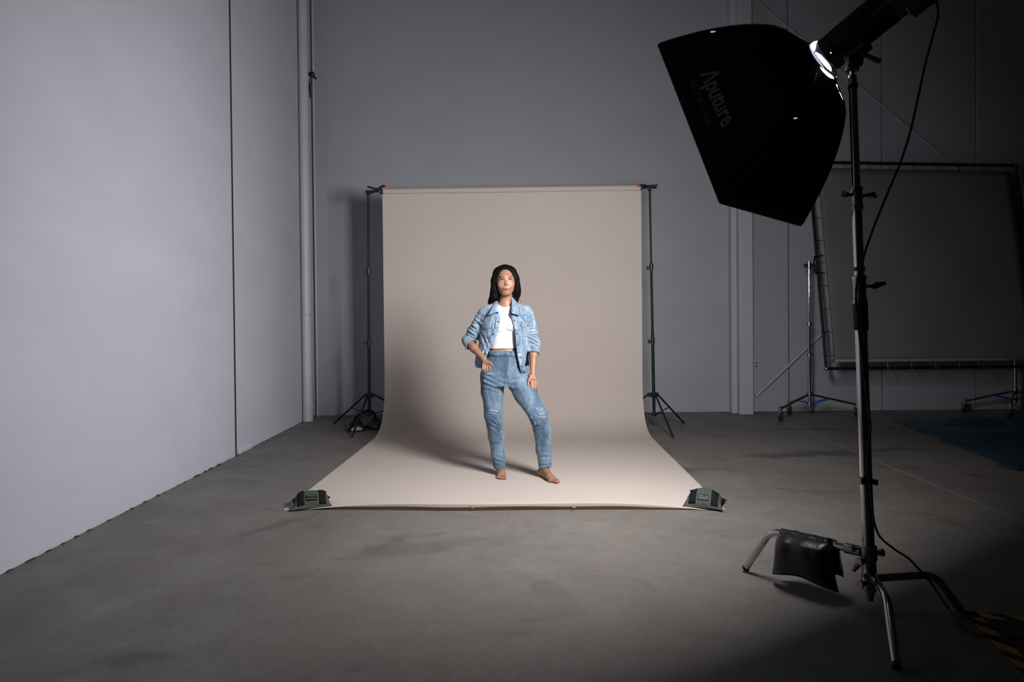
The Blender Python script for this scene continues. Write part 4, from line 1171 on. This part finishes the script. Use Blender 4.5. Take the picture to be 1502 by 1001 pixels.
# left side of the picture: falls behind the shoulder; right side swings out
V.chain([(hd(-.048, .02, .055), .040), (hd(-.071, .015, .0), .030), (hd(-.079, .018, -.06), .026), (hd(-.080, .030, -.115), .025), (W(721.5, 441, .05), .021), (W(719.2, 449, .07), .010)], .03)
V.chain([(hd(-.06, .06, .0), .04), (hd(-.07, .06, -.09), .038), (W(727, 446, .09), .035)], .03)
V.chain([(hd(.045, .02, .055), .040), (hd(.068, .022, .01), .029), (hd(.077, .032, -.035), .026), (hd(.081, .045, -.075), .026), (W(757, 432, .08), .026), (W(757.5, 442, .10), .014)], .03)
V.chain([(hd(.02, .10, .02), .06), (hd(.03, .10, -.09), .055), (W(745, 446, .12), .045)], .03)
V.chain([(hd(-.02, .10, .02), .06), (hd(-.03, .10, -.09), .055), (W(732, 452, .12), .045)], .03)
X, Y, Z = V.full(); xr = X - HC[0]; yr = Y - HC[1] - .04
an = np.arctan2(xr, -yr)
V.D += (.0012 * np.sin(an * 34 + 2.0 * np.sin(Z * 23) + Z * 11) + .0009 * np.sin(an * 71 + Z * 37)).astype(np.float32)
# open it in front of the face: an oval rising to the parting
V.ell(hd(-.001, -.050, -.022), (.0610, .082, .092), .010, HR, 'sub')
V.ell(hd(.001, -.060, .034), (.048, .082, .047), .012, HR, 'sub')
V.ell(hd(-.001, -.070, -.070), (.0570, .092, .060), .010, HR, 'sub')
V.cone(hd(0, .0, -.10), hd(0, .01, -.2), .047, .050, .008, mode='sub')
V.cone(hd(.003, -.074, .100), hd(.003, .03, .136), .0035, .002, .008, mode='sub')
wpart('hair', V.mesh('hair'), M_hair, label='long dark centre-parted hair')
st = MB()
for (pts) in (((718.5, 436, .05), (715.8, 442, .07), (716.6, 449, .08)), ((760, 420, .06), (762.8, 428, .08), (761, 437, .1)), ((757, 436, .09), (760.5, 440, .1), (764.5, 441.5, .1)), ((760, 405, .05), (762.3, 414, .06), (762.5, 424, .08))):
    st.tube(smooth_path([Vector(W(*p)) for p in pts], 5), [.0018] * 10 + [.0008], 5)
wpart('loose_strands', st.mesh('strands'), M_hair)

# ---- white top
def torso_secs(o):
    cx = nb[0]
    return [(Wz(447), cx, YP + .035, .080 + o, .055 + o), (Wz(458), cx, YP + .033, .118 + o, .068 + o), (Wz(470), cx, YP + .03, .128 + o, .088 + o), (Wz(484), cx, YP + .03, .121 + o, .089 + o), (Wz(500), cx, YP + .025, .106 + o, .080 + o), (Wz(513.5), W(740, 512)[0], YP + .02, .105 + o, .079 + o)]
V = Vox((-.38, 4.88, .9), (.03, 5.2, 1.32), .003)
V.loft(torso_secs(.006), .02)
V.cone(nb + [-.02, -.02, -.022], nb + [-.09, 0, -.04], .040, .03, .02); V.cone(nb + [.02, -.02, -.022], nb + [.09, 0, -.04], .040, .03, .02)
for u in (730.5, 752.5): V.ell(W(u, 476, -.045), (.053, .046, .053), .03)
V.ell(W(741.5, 444, -.03), (.060, .12, .034), .006, None, 'sub')
X, Y, Z = V.full(); V.comb((slice(None),) * 3, np.broadcast_to(Wz(511.3) + .003 * np.sin(X * 30) - Z, V.D.shape), 0, 'int')
V.wrinkle(W(743, 489, -.1), (.25, 0, 1), .030, .0030, .06); V.wrinkle(W(735, 496, -.1), (-.3, 0, 1), .024, .0022, .05)
top_me = V.mesh('top'); tank = wpart('tank_top', top_me, M_tank); bt = bvh_of(top_me)
wpart('hem', seam(bt, [(718, 510), (728, 510.8), (741, 511.2), (757, 510.6)], .0022).mesh('hem'), M_tank, parent=tank)
wpart('neckband', seam(bt, [(732.3, 447.5), (735, 450.4), (741.5, 452.0), (748, 450.6), (750.6, 447.5)], .0026).mesh('neckband'), M_tank, parent=tank)

# ---- jeans
V = Vox((-.42, 4.78, .03), (.25, 5.30, .97), .0031)
V.loft([(Wz(514.5), W(740, 515)[0], YP + .02, .117, .092), (Wz(522), W(740, 522)[0], YP + .02, .130, .100), (Wz(534), W(739.5, 534)[0], YP + .02, .150, .108), (Wz(548), W(739.5, 548)[0], YP + .02, .160, .112), (Wz(560), W(739, 560)[0], YP + .02, .163, .11), (Wz(566), W(739, 566)[0], YP + .02, .15, .10)], .03)
V.chain([(W(722, 553, .02), .090), (W(722.2, 575, .02), .079), (W(723.7, 609, .0), .0665)], .03)
V.chain([(W(723.7, 609, .0), .0665), (W(727.5, 640, .055), .057), (W(730.7, 668, .085), .051), (W(733.3, 692, .092), .0445)], .02)
V.chain([(W(757, 553, .01), .090), (W(771, 578, -.04), .081), (W(789.5, 609, -.10), .0675)], .03)
V.chain([(W(789.5, 609, -.10), .0675), (W(795.0, 630, -.06), .062), (W(798, 660, -.03), .057), (W(800, 683.5, -.012), .0505)], .02)
# folds
V.wrinkle(W(738, 560, -.08), (.15, 0, 1), .040, .004, .07); V.wrinkle(W(718, 558, -.08), (.35, 0, 1), .036, .0045, .07); V.wrinkle(W(758, 562, -.08), (-.45, 0, 1), .036, .0045, .07)
V.wrinkle(W(726, 620, -.05), (.5, 0, 1), .034, .0035, .05, 1.3); V.wrinkle(W(786, 624, -.14), (-.6, 0, 1), .034, .0035, .05, 1.3); V.wrinkle(W(781, 600, -.1), (-.6, 0, 1), .034, .004, .06)
V.wrinkle(W(731, 640, 0), (.5, 0, 1), .06, .002, .09, 1.4); V.wrinkle(W(732, 676, .03), (.3, 0, 1), .034, .0035, .05); V.wrinkle(W(799, 668, -.08), (-.3, 0, 1), .04, .0025, .05, 1.4)
V.wrinkle(W(800, 640, -.08), (.4, 0, 1), .06, .002, .08, 1.4); V.wrinkle(W(722, 585, -.06), (.9, 0, .3), .06, .002, .1); V.wrinkle(W(765, 580, -.1), (.8, 0, .5), .06, .002, .1)
V.ripple(.0007)
X, Y, Z = V.full(); full = (slice(None),) * 3
V.comb(full, np.broadcast_to(Z - (Wz(514.2) + .012 * (X + .05)), V.D.shape), 0, 'int')
# hems: cut low and hollow them out
xm = P(765, 680, YP).x
cut = np.where(X < xm, Wz(691.5) + .008 * np.sin(X * 60) - Z, Wz(684.6) + .008 * np.sin(X * 60) - Z)
V.comb(full, np.broadcast_to(cut, V.D.shape), 0, 'int')
V.cone(W(733.8, 700, .095), W(732, 682, .09), .037, .038, .004, mode='sub'); V.cone(W(800.3, 694, -.01), W(799, 675, -.018), .042, .044, .004, mode='sub')
# knee rips: slots through the cloth
for (u0, v0, u1, v1, r, dy) in ((714, 604.2, 733, 606.8, .0085, -.068), (790.5, 609.8, 802.5, 611.5, .012, -.172), (785, 601.0, 798, 600.8, .005, -.172)):
    a, b = W(u0, v0, dy), W(u1, v1, dy)
    a2, b2 = a.copy(), b.copy(); a2[1] += .022; b2[1] += .022
    V.cone(a, b, r * .7, r, .002, mode='sub'); V.cone(a2, b2, r * .7, r, .002, mode='sub')
je_me = V.mesh('jeans'); jeans = wpart('jeans', je_me, M_jeans); bj = bvh_of(je_me)
# patches of skin seen through the rips and white threads across them
M_kn = M_skin
for (pp_, v_) in ((((714.5, 602.6), (731, 605.0), (730.5, 608.2), (716, 606.8)), 0), (((789.5, 608.2), (802.5, 609.2), (803, 613.3), (792, 612.8)), 1)):
    q = patch(bvh_body, pp_, .0005 if v_ == 0 else .0005, 5)
for k in range(13):
    t = k / 12
    for (ua, va, ub, vb, w) in ((714.5, 603.6, 732, 606.2, 2.6), (789.5, 609.2, 803, 611.2, 3.0), (785.5, 600.4, 798, 600.4, 1.6)):
        pass
th = MB()
rnd = random.Random(3)
def threads(u0, v0, u1, v1, n, hw, dyo):
    for k in range(n):
        f = rnd.random(); u = u0 + (u1 - u0) * .5; 
        va = v0 - hw + 2 * hw * (k + .5) / n; 
        a = snap(bj, u0 + rnd.uniform(0, 1.5), va + (0), .0015); b = snap(bj, u1 - rnd.uniform(0, 1.5), va + (v1 - v0), .0015)
        if a is None or b is None: continue
        m_ = (a + b) / 2; m_.y = min(a.y, b.y) + dyo; m_.z -= .002
        th.tube(smooth_path([a, a.lerp(m_, .5), m_, m_.lerp(b, .5), b], 2), .0007, 5)
threads(714.5, 603.4, 732, 606.4, 4, 1.7, -.004); threads(790, 610.2, 802.5, 611.4, 5, 1.9, -.004); threads(785.5, 600.8, 797.5, 600.8, 3, 1.0, -.003)
wpart('frayed_threads', th.mesh('threads'), M_thread, parent=jeans)
# pale frayed spots
for (pl) in (((715, 600.6), (731, 603.2), (731, 604.6), (715.5, 602.4)), ((788.6, 606.6), (803, 608.2), (803.2, 609.6), (789.5, 608.4)), ((785, 598.9), (797.5, 598.7), (797.5, 599.8), (785, 599.9)), ((709, 548.6), (722, 548.0), (722, 549.2), (709, 549.8)), ((710, 557), (712.2, 557), (712.2, 560), (710.4, 560)), ((777.5, 611.5), (780.6, 611.8), (780, 614.3), (778, 613.5)), ((783, 618.5), (785.3, 618.5), (785.8, 624), (784, 624)), ((729, 616.5), (736, 618), (736, 619.8), (730.5, 619)), ((734.5, 632), (736, 632), (736, 637), (734.6, 637))):
    q = patch(bj, pl, .0012, 4)
    if q: wpart('frayed_edge', q.mesh('fray'), M_fray, parent=jeans).modifiers.new('t', 'SOLIDIFY').thickness = .001
# waistband, loops, fly, pockets
wb_rows = []
def ring_on(bvh, u0, u1, va, vb, off, n=26):
    return [[snap(bvh, u0 + (u1 - u0) * i / n, va(i / n) * (1 - t) + vb(i / n) * t, off) for i in range(n + 1)] for t in (0, .33, .66, 1)]
rr = ring_on(bj, 715.6, 765.2, lambda s: 515.4 + 2.2 * math.sin(PI * s) , lambda s: 521.2 + 1.8 * math.sin(PI * s), .003)
ok_cols = [i for i in range(27) if all(r[i] is not None for r in rr)]
wbn = wpart('waistband', MB().grid([[r[i] for i in ok_cols] for r in rr]).mesh('waistband'), M_jeans, parent=jeans); wbn.modifiers.new('t', 'SOLIDIFY').thickness = .003
for u in (728.5, 752, 718.3): 
    q = patch(bj, ((u - 1.1, 514.6), (u + 1.1, 514.6), (u + 1.2, 523.4), (u - 1, 523.4)), .007, 4)
    if q: wpart('belt_loop', q.mesh('loop'), M_jeans, parent=jeans).modifiers.new('t', 'SOLIDIFY').thickness = .002
q = snap(bj, 741.2, 520.0, .007); wpart('button', MB().cyl(q, q + Vector((0, -.003, 0)), .0075, n=14).mesh('b'), M_brass, parent=jeans)
for line, r in (([(741, 523), (741.2, 535), (740.5, 550), (739.6, 562), (739, 567)], .0019), ([(744.5, 523), (745, 536), (743.6, 546), (740.8, 552)], .0014),
                ([(727.6, 523), (727, 529), (722, 534.5), (716, 537)], .0016), ([(753, 523), (754, 530), (758.5, 534), (763, 535.5)], .0016),
                ([(738.5, 568), (736.6, 585), (736.2, 606), (735.2, 640), (738.8, 668), (741, 688)], .0013), ([(741, 569), (752, 584), (762, 598), (775, 614), (784.4, 634), (787.2, 660), (789.8, 682)], .0013),
                ([(726, 687.6), (733, 689.0), (741, 687.6)], .0018), ([(791, 680.6), (800, 681.8), (809, 680.4)], .0018)):
    try: wpart('seam', seam(bj, line, r, 5).mesh('seam'), M_jnseam, parent=jeans)
    except Exception: pass

# ---- denim jacket
V = Vox((-.57, 4.80, .76), (.12, 5.26, 1.36), .0030)
cyj = YP + .03
V.loft([(Wz(452), W(742, 452)[0], cyj, .14, .085), (Wz(460), W(742, 460)[0], cyj, .178, .108), (Wz(474), W(741, 474)[0], cyj - .004, .180, .130), (Wz(490), W(740, 490)[0], cyj - .004, .182, .132), (Wz(510), W(738, 510)[0], cyj - .004, .193, .136), (Wz(530), W(736.5, 530)[0], cyj - .006, .202, .143), (Wz(550), W(735.5, 550)[0], cyj - .006, .204, .146)], .03, 2.3)
V.cone(nb + [0, .01, .0], sR + [.012, 0, .012], .055, .050, .03); V.cone(nb + [0, .01, .0], sL + [-.012, 0, .012], .055, .050, .03)
fold1 = lambda t, X, Y, Z: (.0045 * np.clip(t * 1.6 - .2, 0, 1) * np.sin(t * 27 + 2.0 * np.sin(X * 40) + Z * 9)).astype(np.float32)
fR = elbR * .80 + wrR * .20; fL = elbL * .68 + wrL * .32
V.chain([(sR + [.0, 0, .002], .055), (elbR + [.006, 0, .006], .049)], .022, fold=fold1); V.cone(elbR + [.004, 0, .004], fR, .047, .043, .02)
V.chain([(sL + [.0, 0, .002], .055), (elbL + [.002, 0, .01], .045)], .022, fold=fold1); V.cone(elbL + [.002, 0, .005], fL, .044, .043, .02)
# cuffs rolled up: a thicker band
V.cone(fR + (elbR - fR) * .15, fR, .046, .045, .004); V.cone(fL + (elbL - fL) * .25, fL, .046, .046, .004)
V.wrinkle(W(691, 482, 0), (.6, 0, 1), .028, .009, .05, 1.2); V.wrinkle(W(688, 492, -.02), (.35, 0, 1), .022, .008, .04, 1.2); V.wrinkle(W(698, 470, -.02), (.8, 0, 1), .03, .004, .05)
V.wrinkle(W(784, 486, -.03), (-.2, 0, 1), .024, .008, .04, 1.2); V.wrinkle(W(786, 500, -.02), (.5, 0, 1), .026, .008, .045, 1.2); V.wrinkle(W(780, 470, -.03), (-.7, 0, 1), .03, .004, .05)
V.wrinkle(W(712, 500, -.1), (1, 0, .35), .036, .0045, .09); V.wrinkle(W(705, 520, -.1), (.9, 0, -.4), .035, .004, .07); V.wrinkle(W(768, 500, -.1), (1, 0, -.1), .04, .0025, .09); V.wrinkle(W(770, 530, -.1), (1, 0, .2), .032, .003, .06)
V.wrinkle(W(762, 460, -.05), (1, 0, .5), .022, .003, .035); V.wrinkle(W(708, 462, -.05), (1, 0, -.6), .022, .003, .035)
V.wrinkle(W(716, 510, -.12), (.5, 0, 1), .03, .003, .06); V.wrinkle(W(706, 494, -.12), (.3, 0, 1), .026, .003, .05); V.wrinkle(W(768, 490, -.12), (.3, 0, 1), .03, .002, .05)
V.ripple(.0012)
OUT = V.D.copy()
X, Y, Z = V.full(); full = (slice(None),) * 3
# hollow the torso (thickness ~7 mm) but keep sleeves from meeting it
V.D = np.maximum(V.D, -(OUT + .0075))
# neck opening
V.cone(nb + [0, -.03, .10], nb + [0, .0, .012], .062, .053, .004, mode='sub'); V.cone(nb + [0, -.05, .06], nb + [0, -.09, -.02], .05, .035, .004, mode='sub')
# open front: between the two edges
def edge_l(v): return np.interp(v, [440, 452, 460, 469, 480, 491, 505, 520, 535, 560], [732, 731.5, 732.5, 734.5, 732, 728.5, 721.5, 714.5, 708, 700])
def edge_r(v): return np.interp(v, [440, 452, 461, 470, 484, 498, 510, 530, 547, 560], [750.5, 750.2, 748.3, 750.5, 755, 756.2, 757, 760.5, 764, 766])
zs_ = V.ax[2]
front_y = YP - .10
# convert rows: z -> v at the front depth
vv = np.array([CY - FPX * ((CAM_M.transposed() @ Vector((-.05, front_y, float(z) - CAM_H))).y) / -((CAM_M.transposed() @ Vector((-.05, front_y, float(z) - CAM_H))).z) for z in zs_])
xl = np.array([P(float(edge_l(v)), v, front_y).x for v in vv]); xr_ = np.array([P(float(edge_r(v)), v, front_y).x for v in vv])
XL, XR = xl[None, None, :], xr_[None, None, :]
slot = np.maximum(np.maximum(XL - X, X - XR), Y - (YP + .0))
V.D = np.maximum(V.D, -slot.astype(np.float32))
# hem
Xh = X
hem = np.interp(V.ax[0], [P(693, 540, front_y).x, P(708, 540, front_y).x, P(742, 543, front_y).x, P(763, 548.3, front_y).x, P(772, 547, front_y).x, P(777, 541, front_y).x], [P(693, 539.0, front_y).z, P(708, 541, front_y).z, P(742, 541, front_y).z, P(764, 547.5, front_y).z, P(771, 546.5, front_y).z, P(777, 541.5, front_y).z])[:, None, None]
armmask = (X > P(776.8, 520, YP).x)
V.D = np.where(armmask, V.D, np.maximum(V.D, (hem - Z).astype(np.float32)))
# sleeve ends: cut square to the forearm and hollow
def cut_end(c, d, rad):
    d = d / np.linalg.norm(d); sl, x, y, z = V.win(c - .09, c + .09)
    px_, py_, pz_ = x - c[0], y - c[1], z - c[2]
    ax_ = px_ * d[0] + py_ * d[1] + pz_ * d[2]
    rad_ = np.sqrt(np.maximum(0, px_ ** 2 + py_ ** 2 + pz_ ** 2 - ax_ ** 2))
    cylm = np.maximum(-ax_, rad_ - rad)
    V.D[sl] = np.maximum(V.D[sl], -cylm.astype(np.float32))
cut_end(fR, wrR - elbR, .068); cut_end(fL, wrL - elbL, .068)
ja_me = V.mesh('jacket'); jacket = wpart('denim_jacket', ja_me, M_jacket); bk = bvh_of(ja_me)
# seams, plackets, pocket flaps, buttons, hem bands
def jpatch(name, poly, off, m=M_jacket, n=8, th=.003, push=None):
    q = patch(bk, poly, off, n, push)
    if q is None: return None
    o = wpart(name, q.mesh(name), m, parent=jacket); md = o.modifiers.new('t', 'SOLIDIFY'); md.thickness = th; md.offset = 0; return o
def jseam(pix, r=.0014, m=M_jseam, n=5):
    try: return wpart('seam', seam(bk, pix, r, n, .0004).mesh('seam'), m, parent=jacket)
    except Exception: return None
# right panel (picture)
jpatch('placket', ((750.4, 463.5), (755.5, 462.5), (761.3, 486), (755.6, 486)), .0022); jpatch('placket', ((755.6, 486), (761.3, 486), (766.0, 518), (758.0, 518)), .0022); jpatch('placket', ((758.0, 518), (766.0, 518), (770.4, 545.5), (764.2, 546.8)), .0022)
jpatch('hem_band', ((764.3, 540.5), (775.8, 536), (775.8, 541), (765, 546.8)), .003)
jpatch('pocket_flap', ((764.6, 473.6), (776.4, 472.2), (776.6, 479.0), (765.0, 480.6)), .0035)
jpatch('pocket', ((766, 480.6), (776, 479.4), (775.5, 495), (768, 493.5)), .0018, th=.002)
jpatch('chest_welt', ((767, 462.4), (772.5, 461.6), (772.6, 462.8), (767.4, 463.4)), .002, M_jseam, 4, .002)
for ln in ([(752.5, 472.2), (764, 473.4), (776.5, 471.6)], [(764.5, 474), (764.8, 480.5), (770, 481.6), (776.5, 479.4)], [(761.8, 487), (766.4, 518), (770.7, 545)], [(768.6, 494), (767.5, 481)], [(766, 481), (766.8, 505), (771, 535)], [(758, 456), (768, 468), (770, 472)], [(776.8, 462), (781, 474), (780, 484)]): jseam(ln)
jpatch('red_tab', ((764.0, 475.6), (765.0, 475.4), (765.1, 478.6), (764.2, 478.8)), .006, M_red, 3, .002)
# left panel (picture)
jpatch('placket', ((728.4, 463.5), (733.4, 463.5), (731.2, 481), (725.6, 482)), .0022); jpatch('placket', ((725.6, 482), (731.2, 481), (721.5, 503), (716.5, 503)), .0022); jpatch('placket', ((716.5, 503), (721.3, 503), (714.4, 519), (710.6, 519)), .0022)
jpatch('pocket_flap', ((701.4, 472.2), (721.0, 474.6), (720.0, 481.6), (709.8, 485.2)), .0035)
jpatch('pocket', ((703.5, 480.5), (719.5, 483.0), (717.2, 495), (705.5, 491)), .0018, th=.002)
jpatch('hem_band', ((696.0, 535.4), (706.5, 537.0), (706.8, 540.6), (695.6, 539.2)), .003)
for ln in ([(701, 471.6), (712, 473.4), (722, 475), (731.5, 476)], [(702, 473), (704.5, 481), (709.8, 485.4), (720.2, 481.8), (721.3, 475)], [(722, 476), (719, 492), (713.5, 512), (709, 525)], [(727.6, 463), (725, 482), (716, 503)], [(706, 484), (706.8, 496), (717, 496.5)], [(703.6, 458), (700.6, 466), (699.4, 476)], [(701.5, 485), (699, 505), (694.8, 530)], [(710, 457), (706.5, 466), (705, 471.6)], [(716, 485), (712, 500), (704, 515)]): jseam(ln)
for (u, v) in ((751.4, 461.8), (754.6, 470.5), (758.6, 489.2), (759.8, 506.2), (763.0, 524.6), (765.6, 537.5), (766.6, 544.0), (731.2, 472.4), (723.4, 490.4), (773.6, 477.8), (712.2, 481.5)):
    q = snap(bk, u, v, .005)
    if q is None: continue
    wpart('button', MB().lathe(q, q + Vector((0, -.0045, 0)), [(0, .0055), (.6, .0062), (1, .004)], 12).mesh('button'), M_brass, parent=jacket)
# cuffs' stitched edge
for (c, d, r) in ((fR, wrR - elbR, .0465), (fL, wrL - elbL, .0470)):
    d = d / np.linalg.norm(d)
    wpart('cuff', MB().torus(Vector(c - d * .002), Vector(d), r - .006, .0038, 30, 8).mesh('cuff'), M_jacket, parent=jacket)
    wpart('seam', MB().torus(Vector(c - d * .03), Vector(d), r - .001, .0015, 30, 6).mesh('s'), M_jseam, parent=jacket)
# collar: two pointed leaves with a fold standing round the neck
def collar_leaf(rim, outer, name):
    """rim = upper fold line, outer = free edge; both (u, v, dy) lists of equal length"""
    rows = []
    A = smooth_path([Vector(W(*p)) for p in rim], 5); Bo = smooth_path([Vector(W(*p)) for p in outer], 5)
    for t in (0, .12, .35, .65, 1):
        rows.append([a.lerp(b, t) + Vector((0, -.010 * math.sin(PI * min(1, t * 1.3)) , .005 * math.sin(PI * t))) for a, b in zip(A, Bo)])
    o = wpart(name, MB().grid(rows).mesh(name), M_jacket, parent=jacket); md = o.modifiers.new('t', 'SOLIDIFY'); md.thickness = .0045; md.offset = 0
    e_ = MB().tube([p + Vector((0, -.0032, 0)) for p in Bo], .0014, 6); wpart('collar_edge', e_.mesh('ce'), M_jseam, parent=o)
collar_leaf([(727, 441.5, .10), (729.0, 440.0, .045), (730.4, 444.5, -.005), (731.4, 450.5, -.055), (731.6, 459.5, -.085)], [(721.5, 449, .125), (720.2, 450.0, .045), (717.6, 456.5, -.05), (715.8, 462.4, -.088), (729.2, 457.8, -.102)], 'collar')
collar_leaf([(752.5, 441, .10), (750.4, 436.0, .045), (750.2, 442.5, -.005), (750.2, 450.5, -.055), (750.0, 459.2, -.085)], [(760, 446, .125), (757.4, 444.0, .045), (761.0, 452.5, -.045), (762.6, 462.6, -.088), (751.6, 459.8, -.102)], 'collar')
# collar band round the back of the neck
bnd = []
for z_, o_ in ((.0, 0), (.02, .002), (.042, .006)):
    bnd.append([Vector(nb + np.array([math.sin(a) * (.060 - o_), math.cos(a) * (.062 - o_), z_ + .012 * math.cos(a)])) for a in [(-105 + 210 * i / 24) * PI / 180 for i in range(25)]])
o = wpart('collar_band', MB().grid(bnd).mesh('band'), M_jacket, parent=jacket); o.modifiers.new('t', 'SOLIDIFY').thickness = .005
